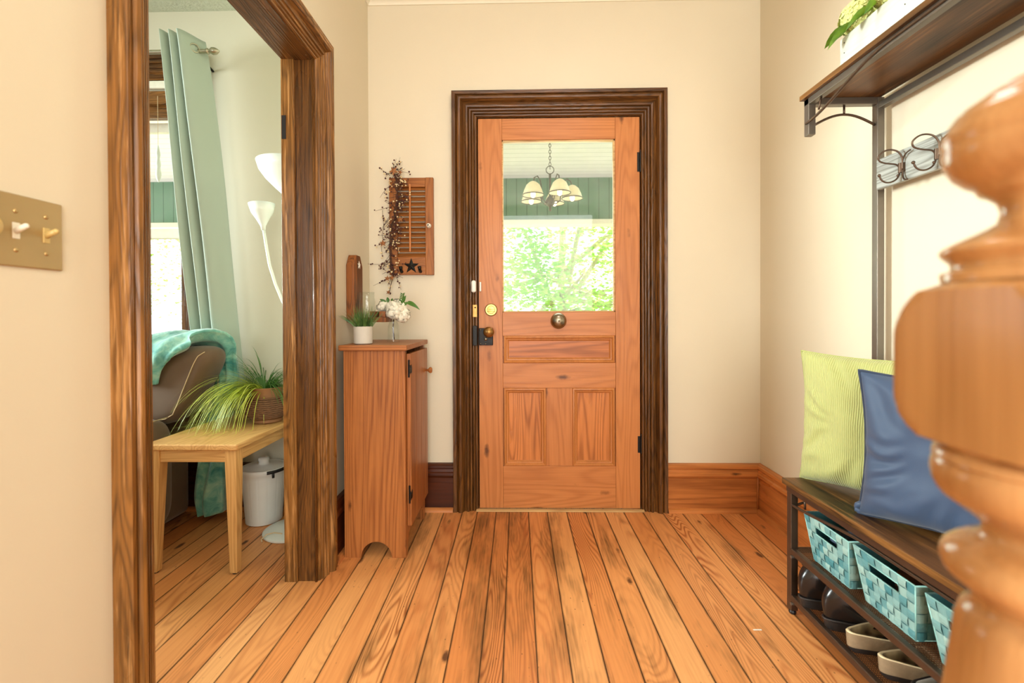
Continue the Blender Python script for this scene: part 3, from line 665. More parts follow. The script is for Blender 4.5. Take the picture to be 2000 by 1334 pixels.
def hook(yc):
    X = 1.212; z0 = 1.49
    b_ = MB()
    # upper open loop that leans off the board
    up = [(X-.002, yc+.003, z0-.012), (X-.004, yc+.004, z0+.016)]
    for k in range(15):
        q = -.25*PI + 1.62*PI*k/14
        up.append((X-.034-.030*math.cos(q+.5*PI-.35), yc+.006+.004*k/14, z0+.040+.019*math.sin(q+.5*PI-.9)))
    up = [(X-.004, yc-.006, z0-.01), (X-.006, yc-.008, z0+.015), (X-.010, yc-.009, z0+.032), (X-.020, yc-.006, z0+.047), (X-.034, yc, z0+.054), (X-.050, yc+.004, z0+.052),
          (X-.062, yc+.008, z0+.043), (X-.066, yc+.011, z0+.033), (X-.060, yc+.012, z0+.022), (X-.046, yc+.011, z0+.016), (X-.030, yc+.009, z0+.013), (X-.014, yc+.007, z0+.010), (X-.006, yc+.006, z0+.002), (X-.004, yc+.005, z0-.014)]
    def smooth_path(p, n=4):
        o = []
        for i in range(len(p)-1):
            a0, a1, a2, a3 = [Vector(p[max(0, min(len(p)-1, i+q))]) for q in (-1, 0, 1, 2)]
            for k in range(n):
                t_ = k/n; o.append(.5*((2*a1)+(a2-a0)*t_+(2*a0-5*a1+4*a2-a3)*t_*t_+(3*a1-a0-3*a2+a3)*t_**3))
        return o+[Vector(p[-1])]
    b_.tube(smooth_path(up), .0026, 8)
    lo = [(X-.004, yc+.004, z0-.002), (X-.006, yc+.004, z0-.022), (X-.014, yc+.005, z0-.037), (X-.030, yc+.006, z0-.046), (X-.046, yc+.007, z0-.046), (X-.058, yc+.008, z0-.038), (X-.064, yc+.008, z0-.026)]
    b_.tube(smooth_path(lo), .0026, 8); b_.ball((X-.065, yc+.008, z0-.024), .005, 10, 6)
    # side prongs that run along the board
    s1 = [(X-.004, yc-.006, z0+.004), (X-.006, yc-.010, z0+.020), (X-.008, yc-.022, z0+.034), (X-.008, yc-.040, z0+.040)]
    s2 = [(X-.004, yc-.008, z0-.010), (X-.006, yc-.010, z0-.030), (X-.010, yc-.020, z0-.044), (X-.012, yc-.034, z0-.048)]
    b_.tube(smooth_path(s1), .0022, 8); b_.tube(smooth_path(s2), .0024, 8)
    h = build('coat_hook', b_, M['bronze'], ht, smooth=True)
    c_ = MB().tube([(X-.005, yc, z0-.018), (X-.005, yc, z0+.012)], .0065, 10); c_.ball((X-.012, yc+.002, z0-.026), .004, 8, 5); c_.box(X-.004, X+.002, yc-.010, yc+.010, z0-.016, z0+.012)
    build('hook_clasp', c_, M['bronze'], h, smooth='auto')
hook(1.47); hook(1.345)

# ------------------------------------------------------------------ planter with hydrangeas on the top shelf
pz = thing('planter_box', 'whitewashed wooden box on the hall tree top shelf, filled with hydrangeas', 'planter', (1.12, 1.15, 1.779))
pb = MB(); px0, px1, py0, py1, pz0, pz1 = 1.05, 1.20, .82, 1.515, 1.7795, 1.915
pb.box(px0, px0+.012, py0, py1, pz0, pz1); pb.box(px1-.012, px1, py0, py1, pz0, pz1); pb.box(px0+.012, px1-.012, py0, py0+.012, pz0, pz1); pb.box(px0+.012, px1-.012, py1-.012, py1, pz0, pz1)
pb.box(px0+.012, px1-.012, py0+.012, py1-.012, pz0, pz0+.012)
build('wooden_box', pb, M['planter'], pz, bevel=.0015)
for k in range(4):
    for y in (py1-.02, py1-.25, py1-.5): build('nail_head', MB().ball((px0-.0005, y, pz0+.02+k*.032), .0018, 6, 4), M['black'], pz)
def floret_cluster(mb, c, r, n, rnd, pet=.014):
    for k in range(n):
        ph = math.acos(1-2*(k+.5)/n); th_ = k*2.39996
        d = Vector((math.sin(ph)*math.cos(th_), math.sin(ph)*math.sin(th_), math.cos(ph)))
        p = Vector(c)+Vector((d.x*r, d.y*r, d.z*r*.85))*rnd.uniform(.88, 1.06)
        a = d.orthogonal().normalized(); b_ = d.cross(a); ro = rnd.uniform(0, 1.5)
        for q in range(4):
            an = ro+q*PI/2; e = a*math.cos(an)+b_*math.sin(an); g_ = d.cross(e)
            mb.add([p, p+e*pet*.6+g_*pet*.5+d*.003, p+e*pet*1.15+d*.001, p+e*pet*.6-g_*pet*.5+d*.003], [(0, 1, 2, 3)])
hd = MB(); rn = random.Random(3)
for k, (y, dx, r) in enumerate(((1.47, -.02, .062), (1.40, .03, .06), (1.33, -.03, .066), (1.22, .01, .066), (1.12, -.03, .064), (1.0, .0, .066), (.9, -.02, .06))):
    floret_cluster(hd, (1.115+dx, y, pz1+.05), r, 230, rn, .017); hd.ball((1.115+dx, y, pz1+.045), r*.86, 12, 8)
build('hydrangea_heads', hd, M['hyd'], pz, flip=False)
def leaf(mb, base, tip, wd, up, n=6, droop=.1, fold=.2):
    base = Vector(base); tip = Vector(tip); d = tip-base; L = d.length; d.normalize(); sd = d.cross(Vector(up)).normalized(); nr = sd.cross(d)
    vs = []
    for i in range(n+1):
        t_ = i/n; ww = wd*math.sin(PI*min(1, t_*.92+.06))**.8*(1-.25*t_)
        if i == n: ww = .0005
        c = base+d*L*t_+nr*(math.sin(PI*t_)*droop*L)-Vector((0, 0, 1))*(t_*t_*droop*L)
        vs += [c-sd*ww+nr*ww*fold, c, c+sd*ww+nr*ww*fold]
    fs = []
    for i in range(n):
        k = i*3; fs += [(k, k+1, k+4, k+3), (k+1, k+2, k+5, k+4)]
    mb.add(vs, fs)
lf_ = MB()
for (b0, t0) in (((1.06, 1.45, pz1+.02), (1.0, 1.50, pz1-.03)), ((1.06, 1.38, pz1+.02), (1.0, 1.42, pz1-.02)), ((1.06, 1.30, pz1+.03), (1.01, 1.36, pz1-.01)), ((1.07, 1.46, pz1+.02), (1.03, 1.56, pz1+.01)), ((1.06, 1.2, pz1+.03), (1.0, 1.26, pz1)), ((1.06, 1.05, pz1+.03), (1.0, 1.1, pz1))):
    leaf(lf_, b0, t0, .030, (0, 0, 1))
build('leaves', lf_, M['hleaf'], pz, smooth=True, flip=False)

# ------------------------------------------------------------------ pillows
def pillow(name, label, orig, dx, up, nrm, W, H, T_, m, seed, pinch=.05, power=2.6, wr=.006, wscale=9, group=None, uvk=1, n=56):
    t = thing(name, label, 'pillow', orig, group=group)
    dx = Vector(dx).normalized(); nrm = Vector(nrm); up = Vector(up); up = (up-dx*up.dot(dx)).normalized(); nn = dx.cross(up).normalized()
    if nn.dot(nrm) < 0: nn = -nn
    O = Vector(orig)+up*.0
    vs = []; uv = []
    def P(u, v, sgn):
        a = 2*u-1; b_ = 2*v-1
        # concave edges, ear-like corners
        ea = 1-pinch*(1-b_*b_); eb = 1-pinch*(1-a*a)
        x = a*ea; z = b_*eb
        h = max(0, (1-abs(a)**power)*(1-abs(b_)**power))**.45
        nz = mnoise.noise(Vector((a*1.7+seed, b_*1.7, sgn*3)))*.25
        edge = min(1, 3*(max(abs(a), abs(b_))-.45)) if max(abs(a), abs(b_)) > .45 else 0
        ang = math.atan2(b_, a)
        wrk = math.sin(ang*17+mnoise.noise(Vector((a*2, b_*2, seed)))*6)*wr*edge*h*(.35+1.1*max(0, mnoise.noise(Vector((a*1.6+9, b_*1.6, seed)))+.35))+mnoise.noise(Vector((a*2.6, b_*2.6, seed+4)))*.010*h
        sag = -.10*(1-v)*h if False else 0
        th_ = T_*h*(1+nz)*(1.12-.25*v)
        return O+dx*(W*.5*(x+1))+up*(H*.5*(z+1))+nn*(sgn*th_+wrk*sgn), (u, v)
    for sgn in (1, -1):
        for j in range(n):
            for i in range(n):
                p, q = P(i/(n-1), j/(n-1), sgn); vs.append(p); uv.append(q)
    fs = []
    for s_ in range(2):
        for j in range(n-1):
            for i in range(n-1):
                k = s_*n*n+j*n+i; f = (k, k+1, k+n+1, k+n); fs.append(f if s_ == 0 else f[::-1])
    mb = MB().add(vs, fs)
    # weld along the edge happens through merge
    o = build('cushion_body', mb, m, t, smooth=True, flip=False)
    ul = o.data.uv_layers.new(name='UVMap')
    for l in o.data.loops: ul.data[l.index].uv = uv[l.vertex_index]
    edge = []
    for i in range(n): edge.append(P(i/(n-1), 0, 1)[0])
    for i in range(1, n): edge.append(P(1, i/(n-1), 1)[0])
    for i in range(1, n): edge.append(P(1-i/(n-1), 1, 1)[0])
    for i in range(1, n-1): edge.append(P(0, 1-i/(n-1), 1)[0])
    return t, edge, nn, dx, up
gp = pillow('throw_pillow', 'light green seersucker pillow leaning on the wall behind the navy pillow', (.987, 1.622, .457), (.525, -.851, 0), (.03, -.01, 1), (-.85, -.52, 0), .465, .445, .070, M['seer'], 1, .075, 3.0, .009)
build('seam', MB().tube(gp[1], .0022, 6, closed=True), M['seer'], gp[0], smooth=True)
bp = pillow('throw_pillow', 'navy blue canvas pillow with dark piping standing in front of the green pillow', (.975, 1.33, .458), (.57, -.82, 0), (.02, -.01, 1), (-.82, -.57, 0), .44, .410, .068, M['blue'], 5, .085, 3.0, .008)
build('piping', MB().tube(bp[1], .0042, 8, closed=True), M['piping'], bp[0], smooth=True)
q0 = Vector((.975, 1.33, .4625))+bp[3]*.21+bp[2]*.012
build('care_tag', MB().box(-.022, .022, -.0006, .0006, -.012, .010, T=XF(q0, tuple(bp[3]), tuple(bp[2]), tuple(Vector((0, 0, 1))))), M['shoewhite'], bp[0])
# folded bottom corner of the navy pillow
ear = MB(); e0 = Vector((.985, 1.318, .470))
for k in range(2): pass
ea = [e0+Vector((.03, -.02, .03)), e0+Vector((.005, .0, .022)), e0+Vector((-.018, .016, .010)), e0+Vector((-.020, .018, -.002)), e0+Vector((.0, .004, -.004)), e0+Vector((.03, -.02, .004))]
ear.tube(ea, [.014, .012, .008, .007, .009, .012], 12); build('corner_fold', ear, M['blue'], bp[0], smooth=True, sub=1)

# ------------------------------------------------------------------ woven baskets
def make_basket(name, label, loc, group):
    t = thing(name, label, 'basket', loc, group=group)
    W, Wb, Dp, Db, H = .203, .160, .265, .225, .148
    def side(k, u, v):
        w = Wb+(W-Wb)*v; d = Db+(Dp-Db)*v
        c = [(-d/2, w/2), (-d/2, -w/2), (d/2, -w/2), (d/2, w/2)]
        a0, b0 = Vector(c[k]), Vector(c[(k+1) % 4]); p = a0+(b0-a0)*u
        e = (b0-a0).normalized(); nrm = Vector((e.y, -e.x)); 
        return p, nrm, H*v
    mb = MB(); cols = []; uvs = []; rn = random.Random(hash(label) % 999 if False else int(loc[1]*1000))
    for k in range(4):
        nc = 8 if k in (0, 2) else 9; nr = 6
        for r in range(nr):
            for c in range(nc):
                if k in (0, 2) and r == nr-2 and 2 <= c < nc-2: continue
                if k in (0, 2) and r == nr-1 and 2 <= c < nc-2 and False: continue
                over = (r+c) % 2; g = .035
                n = 4; vs = []
                for j in range(n):
                    for i in range(n):
                        fu = (g/2+(1-g)*i/(n-1)); fv = (g/2+(1-g)*j/(n-1))
                        p, nr_, z = side(k, (c+fu)/nc, (r+fv)/nr)
                        bulge = .0022*(math.sin(PI*(fv if over else fu))) 
                        tilt = rn.uniform(-.0004, .0004)
                        q = p-nr_*0+(-nr_)*(-(bulge+tilt)); vs.append((q.x, q.y, z))
                fs = [(j*n+i, j*n+i+1, (j+1)*n+i+1, (j+1)*n+i) for j in range(n-1) for i in range(n-1)]
                mb.add(vs, fs, over); col = rn.random()
                cols += [(col, col, col)]*len(fs)
                for f in fs: uvs.append([((q % n)/(n-1)*2.2, (q//n)/(n-1)*2.2) for q in f])
    for k in range(4):
        nc = 8 if k in (0, 2) else 9; nr = 6
        for r in range(nr):
            for c in range(nc):
                if k in (0, 2) and r == nr-2 and 2 <= c < nc-2: continue
                vs = []
                for (du, dv) in ((0, 0), (1, 0), (1, 1), (0, 1)):
                    p, nr_, z = side(k, (c+du)/nc, (r+dv)/nr); q = p+nr_*-.0012; vs.append((q.x, q.y, z))
                mb.add(vs, [(0, 1, 2, 3)], 0); cols.append((.0, .0, .0)); uvs.append([(0, 0), (2, 0), (2, 2), (0, 2)])
    mb.box(-Db/2, Db/2, -Wb/2, Wb/2, .001, .003, 0); cols += [(.4, .4, .4)]*6; uvs += [[(0, 0), (1, 0), (1, 1), (0, 1)]]*6
    o = build('woven_body', mb, [M['strapv'], M['straph']], t, local=True, smooth=False, flip=False); cattr(o, cols, uvs)
    rm = [Vector((sx*Dp/2, sy*W/2, H)) for sx, sy in ((-1, 1), (-1, -1), (1, -1), (1, 1))]
    rw = MB().tube(rm, .0022, 8, closed=True)
    bt = [Vector((sx*Db/2, sy*Wb/2, .002)) for sx, sy in ((-1, 1), (-1, -1), (1, -1), (1, 1))]
    for p, q in zip(rm, bt): rw.tube([p, q], .0018, 6)
    rw.tube(bt, .002, 6, closed=True)
    build('wire_frame', rw, M['wire_aqua'], t, local=True, smooth=True)
    for s_ in (-1, 1):
        hx0 = s_*(Dp/2+.001); v = (6-2)/6
        zz = H*(4/6); zt = H*(5/6); xb = s_*((Db+(Dp-Db)*4/6)/2+.001); xt = s_*((Db+(Dp-Db)*5/6)/2+.001); y_ = W*.24
        build('handle_wire', MB().tube([(xt, y_, zt), (xb, y_, zz), (xb, -y_, zz), (xt, -y_, zt)], .002, 8, closed=True), M['wire_aqua'], t, local=True, smooth=True)
    return t
G = 'aqua woven baskets on the mesh shelf'
make_basket('woven_basket', 'aqua woven strap basket at the far end of the shelf holding dark blue cloth', (1.080, 1.432, .2268), G)
make_basket('woven_basket', 'aqua woven strap basket in the middle of the shelf holding brown shoes and cloth', (1.085, 1.216, .2268), G)
make_basket('woven_basket', 'aqua woven strap basket nearest the newel post, partly hidden by it', (1.085, .985, .2268), G)
def lump(name, label, cat, c, s3, m, seed, wr=.25):
    t = MB(); n = 28
    def fn(u, v):
        th_ = 2*PI*u; ph = PI*v; d = Vector((math.sin(ph)*math.cos(th_), math.sin(ph)*math.sin(th_), -math.cos(ph)))
        k = 1+wr*mnoise.noise(d*2.2+Vector((seed, 0, 0)))+.08*mnoise.noise(d*6+Vector((seed, 3, 0)))
        return (c[0]+d.x*s3[0]*k, c[1]+d.y*s3[1]*k, c[2]+d.z*s3[2]*k)
    t.grid(fn, n, n, closed_u=True)
    o = build(name, t, m, None, smooth=True); tag(o, label, cat); return o
lump('folded_cloth', 'dark denim blue cloth bundled in the far basket', 'cloth', (1.075, 1.425, .325), (.095, .062, .045), M['darkcloth'], 1)
lump('cloth_bundle', 'brown fabric bundle in the middle basket', 'cloth', (1.045, 1.205, .312), (.055, .050, .050), M['browncloth'], 6)
lump('folded_cloth', 'dark maroon cloth piled behind the brown bundle in the middle basket', 'cloth', (1.14, 1.21, .300), (.038, .050, .050), M['maroon'], 9)
lump('cloth_scrap', 'small bright red cloth on the pile in the middle basket', 'cloth', (1.045, 1.19, .368), (.016, .018, .012), M['redcloth'], 4)
lump('folded_cloth', 'black cloth inside the basket nearest the newel post', 'cloth', (1.085, .985, .300), (.080, .055, .050), M['soleb'], 12)

# ------------------------------------------------------------------ shoes on the lower shelf (heels towards the room)
SZ = .0672
def foot_outline(n, L, Wd, heel=.62):
    """closed outline, heel at x=0, toe at x=L"""
    pts = []
    for k in range(n):
        a = 2*PI*k/n; c, s_ = math.cos(a), math.sin(a)
        x = L/2-L/2*c; t_ = x/L
        wv = Wd/2*(heel+(1-heel)*math.sin(PI*min(1, max(0, (t_-.1)/1.1)))**1.)
        y = math.copysign(abs(s_)**.84, s_)*wv*(1+.0*t_)
        pts.append((x, y))
    return pts
def make_clog(name, label, loc, rz, closed, mats, group=None, L=.27, Wd=.090, H=.122):
    t = thing(name, label, 'shoe', loc, rz, group); n = 48
    out = foot_outline(n, L, Wd)
    base_h = .03 if closed else .016
    sl = MB(); vs = []
    for z, k in ((0, .95), (.006, 1.), (base_h, 1.03), (base_h+.003, .98)):
        for x, y in out: vs.append((L/2+(x-L/2)*k-.0, y*k, z))
    sl.add(vs, [(j*n+i, j*n+(i+1) % n, (j+1)*n+(i+1) % n, (j+1)*n+i) for j in range(3) for i in range(n)]+[tuple(range(n))[::-1], tuple(range(3*n, 4*n))])
    build('sole', sl, mats['sole'], t, local=True, smooth='auto')
    if closed:
        m_ = 14; vs = []
        for j in range(m_):
            v = j/(m_-1)
            for i, (x, y) in enumerate(out):
                a = 2*PI*i/n; cx, cy = .072-.052*math.cos(a), .033*math.sin(a)
                bul = math.sin(PI*v*.9)*.020
                heelside = max(0, math.cos(a)); px_ = x+(cx-x)*v**1.35; py_ = y+(cy-y)*v**1.25
                nx, ny = (x-L*.45)/(L*.5), y/(Wd/2); l_ = math.hypot(nx, ny)+1e-6
                px_ += nx/l_*bul*(.45+.3*heelside); py_ += ny/l_*bul*.8
                hh = H*(1+.10*heelside); z = base_h+(hh-base_h)*(v**.85 if heelside > .2 else (1-(1-v)**1.6))
                vs.append((px_, py_, z))
        up = MB().add(vs, [(j*n+i, j*n+(i+1) % n, (j+1)*n+(i+1) % n, (j+1)*n+i) for j in range(m_-1) for i in range(n)])
        o = build('upper', up, mats['upper'], t, local=True, smooth=True)
        sd = o.modifiers.new('th', 'SOLIDIFY'); sd.thickness = .003
        col = [Vector(p) for p in vs[(m_-1)*n:]]
        build('padded_collar', MB().tube(col, .0075, 10, closed=True), mats['upper'], t, local=True, smooth=True)
        wt = [(L/2+(x-L/2)*1.035, y*1.05, base_h+.002) for x, y in out]
        build('welt', MB().tube(wt, .0035, 8, closed=True), mats['sole'], t, local=True, smooth=True)
    else:
        # open heel: dished footbed with a pale rim, vamp over the front half
        rows = []; vs = []
        rimh = .040
        for kk, (k, z) in enumerate(((1.04, base_h), (1.07, base_h+rimh), (1.03, base_h+rimh+.003), (.96, base_h+rimh), (.9, base_h+.012), (.7, base_h+.006), (.4, base_h+.004), (.02, base_h+.004))):
            for i, (x, y) in enumerate(out):
                heel_ = .42+.58*max(0, 1-x/(L*.8))**.7; zz = base_h+(z-base_h)*heel_
                vs.append((L*.42+(x-L*.42)*k, y*k, zz))
        cup = MB(); cup.add(vs, [(j*n+i, j*n+(i+1) % n, (j+1)*n+(i+1) % n, (j+1)*n+i) for j in range(7) for i in range(n)])
        cup.m = [0 if f < n else (1 if f < 3*n else 2) for f in range(7*n)]
        build('footbed', cup, [mats['side'], mats['rim'], mats['insole']], t, local=True, smooth=True)
        vp = MB()
        def fn(u, v):
            x0_ = L*(.42+.60*v); t_ = min(.999, x0_/L/1.03); wv = Wd/2*(.62+.38*math.sin(PI*min(1, max(0, (t_-.1)/1.1))))*1.06
            s_ = math.sqrt(max(0, 1-max(0, (t_-.6)/.42)**2.2)); a = PI*u
            return (x0_, -math.cos(a)*wv*s_*1.0, base_h+(.058*(1-.45*v)*s_)*abs(math.sin(a))**.6+.002)
        vp.grid(fn, 22, 12); o = build('upper', vp, mats['upper'], t, local=True, smooth=True)
        sd = o.modifiers.new('th', 'SOLIDIFY'); sd.thickness = .004
    return t
lea = dict(sole=M['soleb'], upper=M['leather'])
tan_ = dict(sole=M['soleb'], side=M['suede'], rim=M['rim'], insole=M['insole'], upper=M['suede'])
blk = dict(sole=M['soleb'], side=M['soleb'], rim=M['soleb'], insole=M['shoewhite'], upper=M['leather'])
s1 = make_clog('leather_shoe', 'black leather slip-on shoe at the far end of the lower shelf, beside the bench leg', (.930, 1.520, SZ), .05, True, lea, 'black leather shoes on the lower shelf')
s2 = copy_tree(s1); s2.location = (.940, 1.418, SZ); s2.rotation_euler.z = -.03; s2['label'] = 'black leather slip-on shoe next to the tan open clog'
c1 = make_clog('open_clog', 'tan open-heel clog with pale rim right beside the black leather shoe', (.945, 1.322, SZ), .10, False, tan_, 'tan open clogs on the lower shelf')
c2 = copy_tree(c1); c2.location = (.962, 1.228, SZ); c2.rotation_euler.z = -.04; c2['label'] = 'tan open-heel clog between the other tan clog and the white lined black slipper'
b3 = make_clog('slipper', 'black slipper with white lining at the near end of the lower shelf', (.968, 1.132, SZ), .02, False, blk)

# ------------------------------------------------------------------ newel post
nx, ny = .326, .286
nw = thing('newel_post', 'glossy orange varnished turned newel post close to the camera', 'newel post', (nx, ny, 0))
prof = [(0, 1.182), (.006, 1.181), (.0119, 1.1771), (.0200, 1.1740), (.0206, 1.1718), (.0240, 1.1712), (.0307, 1.1672), (.0316, 1.1648), (.0350, 1.1640), (.0400, 1.1605), (.0408, 1.1580), (.0436, 1.1568), (.0470, 1.1515), (.0472, 1.1490), (.0498, 1.1460), (.0506, 1.1392), (.0494, 1.137), (.0503, 1.1345), (.0493, 1.1275), (.0448, 1.1187), (.0391, 1.1132), (.0338, 1.1099), (.0330, 1.1075), (.0318, 1.1059),
        (.0284, 1.1042), (.0238, 1.0998), (.0220, 1.0936), (.0238, 1.0866), (.0300, 1.0828), (.0347, 1.0803), (.0446, 1.0752), (.0495, 1.0722), (.0510, 1.0700), (.0505, 1.0680), (.0485, 1.0655), (.0456, 1.0625), (.0452, 1.0590), (.0461, 1.0573), (.0500, 1.0562), (.0507, 1.0553), (.0501, 1.0500)]
# ribs on the finial cap
cap = []
for r, z in prof: cap.append((r, z))
build('finial', MB().lathe([(r, z) for r, z in cap[::-1]], (nx, ny, 0), 64), M['newel'], nw, smooth='auto', ang=50)
blk_p = []
for k in range(25):
    z = .9425+(1.0495-.9425)*k/24
    if z > 1.012: q = (z-1.012)/(1.0495-1.012); rr_ = .050+(.0745-.050)*math.sqrt(max(0, 1-q*q))
    elif z < .974: q = (.974-z)/(.974-.9425); rr_ = .050+(.0745-.050)*math.sqrt(max(0, 1-q*q))
    else: rr_ = .0745
    blk_p.append((rr_, z))
def sq(r, z, a):
    h = .0535; c = max(abs(math.cos(a)), abs(math.sin(a))); return min(r, h/c)
build('square_block', MB().lathe(blk_p, (nx, ny, 0), 128, rf=sq), M['newel'], nw, smooth='auto', ang=35)
low = [(.0490, .9430), (.0538, .9400), (.0545, .9360), (.0530, .9345), (.0550, .9310), (.0553, .9260), (.0542, .9192), (.0520, .914), (.0496, .9106), (.0480, .9095), (.0418, .9048), (.0340, .8989), (.0306, .8951), (.0299, .8902), (.0330, .8862), (.0383, .8838), (.0440, .880), (.0485, .8761), (.0507, .8700), (.0500, .8650), (.0484, .8616), (.0416, .8559), (.0350, .8491), (.0346, .8436), (.0385, .8395),
       (.0404, .8376), (.0431, .8285), (.0443, .8154), (.0465, .7955), (.0487, .7761), (.0500, .74), (.0490, .60), (.045, .46), (.040, .40), (.052, .39), (.052, .37), (.044, .36), (.050, .345)]
build('turned_shaft', MB().lathe(low[::-1], (nx, ny, 0), 64), M['newel'], nw, smooth='auto', ang=50)
build('newel_base', MB().box(nx-.055, nx+.055, ny-.055, ny+.055, 0, .346), M['newel'], nw, bevel=.006)

# ------------------------------------------------------------------ light switch plate
sp_ = thing('light_switch_plate', 'brass coloured switch plate with two toggles and a dimmer on the left wall', 'light switch', (XL, .69, 1.165))
X0 = XL
build('cover_plate', MB().box(X0, X0+.0045, .607, .772, 1.1085, 1.2215), M['plate'], sp_, bevel=.0025, seg=3)
for y, m in ((.744, 'ivory'), (.698, 'tog')):
    tg = build('toggle', MB().box(X0+.003, X0+.0060, y-.0052, y+.0052, 1.152, 1.177), M[m], sp_, bevel=.0006, label='%s toggle' % ('ivory' if m == 'ivory' else 'white'))
    tb = MB().tube([(X0+.004, y, 1.164), (X0+.012, y, 1.168), (X0+.021, y, 1.1715)], [.0052, .0046, .0040], 12); tb.ball((X0+.021, y, 1.1715), .0042, 12, 8)
    build('toggle_lever', tb, M[m], tg, smooth=True)
for y in (.744, .698, .652):
    for z in (1.1345, 1.1950): build('plate_screw', MB().ball((X0+.0045, y, z), .0036, 10, 6, sc3=(.6, 1, 1)), M['screw'], sp_, smooth=True)
LXp = lambda y, z: XF((X0+.004, y, z), (0, 1, 0), (0, 0, 1), (1, 0, 0))
build('dimmer_knob', MB().lathe([(.019, 0), (.019, .004), (.0165, .006), (.0155, .016), (.013, .018), (0, .018)], n=36, T=LXp(.652, 1.1648)), M['ivory'], sp_, smooth='auto')

# ================================================================== cabinet by the left wall
cbn = thing('pine_cabinet', 'narrow orange pine cabinet with a plank door standing against the left wall', 'cabinet', (-.6, 2.13, 0))
cx0, cx1, cy0, cy1, ct = -.738, -.476, 1.932, 2.335, .882
def arch_panel(u0, u1, z1, c, r, zr, n=16):
    p = [(u0, z1), (u0, 0), (c-r, 0)]
    for k in range(1, n): q = PI-PI*k/n; p.append((c+r*math.cos(q), zr*math.sin(q)))
    return p+[(c+r, 0), (u1, 0), (u1, z1)]
for y in (cy0+.018, cy1): build('side_panel', MB().prism(arch_panel(cx0, cx1-.018, ct, -.602, .066, .068), XZ(y), .018), M['pineZ'], cbn, bevel=.001)
build('back_panel', MB().box(cx0, cx0+.008, cy0+.018, cy1-.018, .05, ct), M['pineZ'], cbn)
build('cabinet_floor', MB().box(cx0+.008, cx1-.018, cy0+.018, cy1-.018, .12, .135), M['pineY'], cbn)
build('cabinet_top', MB().box(-.750, -.462, 1.905, 2.36, .883, .906), M['pineX'], cbn, bevel=.003)
ff = MB()
ff.prism([(cy0, 0), (cy0+.035, 0), (cy0+.04, .05), (cy0+.06, .085), (cy1-.06, .085), (cy1-.04, .05), (cy1-.035, 0), (cy1, 0), (cy1, ct), (cy1-.03, ct), (cy1-.03, .16), (cy0+.03, .16), (cy0+.03, ct), (cy0, ct)], YZ(cx1-.018), .018)
build('face_frame', ff, M['pineZ'], cbn, bevel=.001)
dd = MB(); yy = [1.957, 2.062, 2.172, 2.256, 2.322]
for a_, b_ in zip(yy[:-1], yy[1:]): dd.box(cx1+.001, cx1+.019, a_+.0008, b_-.0008, .125, .866)
cd = build('cabinet_door', dd, M['pineZ'], cbn, bevel=.002)
build('door_knob', MB().lathe([(.006, 0), (.006, .008), (.013, .014), (.016, .022), (.012, .028), (0, .030)], n=24, T=XF((cx1+.019, 2.296, .755), (0, 1, 0), (0, 0, 1), (1, 0, 0))), M['pineZ'], cd, smooth=True)
for z0 in (.765, .225):
    hb = MB().tube([(cx1+.012, 1.953, z0), (cx1+.012, 1.953, z0+.075)], .004, 8)
    for q in (-.012, .012): hb.prism([(-.010, 0), (.0, -.004), (.010, 0), (.012, .02), (.004, .034), (0, .03), (-.004, .034), (-.012, .02)], XF((cx1+(.0195 if q > 0 else .0195), 1.953+q, z0+.02), (0, 1, 0), (0, 0, 1), (1, 0, 0)), .0012)
    build('hinge', hb, M['black'], cbn, smooth='auto')

# on the cabinet ----------------------------------------------------
TZ = .9065
gpot = thing('potted_grass', 'small pale concrete pot of green grass on the front left of the cabinet', 'plant', (-.672, 1.99, TZ))
build('pot', MB().lathe([(.034, .0), (.0395, .004), (.0405, .074), (.0400, .077), (.036, .077), (.036, .062), (0, .062)], n=40), M['concrete'], gpot, local=True, smooth='auto')
def strand(mb, base, dirv, L, wd, n=7, g=.6, minz=None, tw=None):
    p = Vector(base); v = Vector(dirv).normalized(); st = L/n; pts = [p.copy()]
    for i in range(n):
        v = (v+Vector((0, 0, -g/n))).normalized(); p = p+v*st
        if minz is not None and p.z < minz: p.z = minz; v.z = max(v.z, 0); v.normalize()
        pts.append(p.copy())
    sd = tw or Vector((-dirv[1], dirv[0], 0)); sd = Vector(sd); sd = sd.normalized() if sd.length > 1e-4 else Vector((1, 0, 0)); vs = []
    for i, q in enumerate(pts):
        ww = wd*(1-(i/n)**2.2)+.0002; vs += [q-sd*ww, q+sd*ww]
    mb.add(vs, [(2*i, 2*i+1, 2*i+3, 2*i+2) for i in range(n)])
gm_ = MB(); rn = random.Random(11)
for k in range(230):
    a = rn.uniform(0, 2*PI); r = rn.uniform(0, .030); lean = rn.uniform(0, 1)**1.4*.75
    strand(gm_, (r*math.cos(a), r*math.sin(a), .06), (math.cos(a)*lean, math.sin(a)*lean, 1), rn.uniform(.055, .115), .0014, 5, .25+lean*.3, tw=(math.cos(a*3), math.sin(a*3), 0))
for k in range(14):
    a = rn.uniform(PI*.8, PI*1.3); strand(gm_, (-.02, -.01, .06), (math.cos(a)*.8, math.sin(a)*.5, 1), rn.uniform(.08, .11), .0012, 6, .6, tw=(0, 0, 1))
build('grass_blades', gm_, M['grass'], gpot, local=True, flip=False)
vs_ = thing('bud_vase', 'small clear glass vase of white flowers at the back of the cabinet', 'vase', (-.577, 2.13, TZ))
build('glass_vase', MB().lathe([(.0, 0), (.029, 0), (.0295, .004), (.027, .02), (.0265, .06), (.024, .080), (.019, .092), (.021, .104), (.0195, .104), (.0175, .092), (.0225, .079), (.0250, .06), (.0250, .012), (0, .010)], n=40), M['glass2'], vs_, local=True, smooth=True)
build('stem', MB().tube([(.003, 0, .012), (-.002, 0, .06), (.002, .0, .12)], .0032, 8), M['twig'], vs_, local=True, smooth=True)
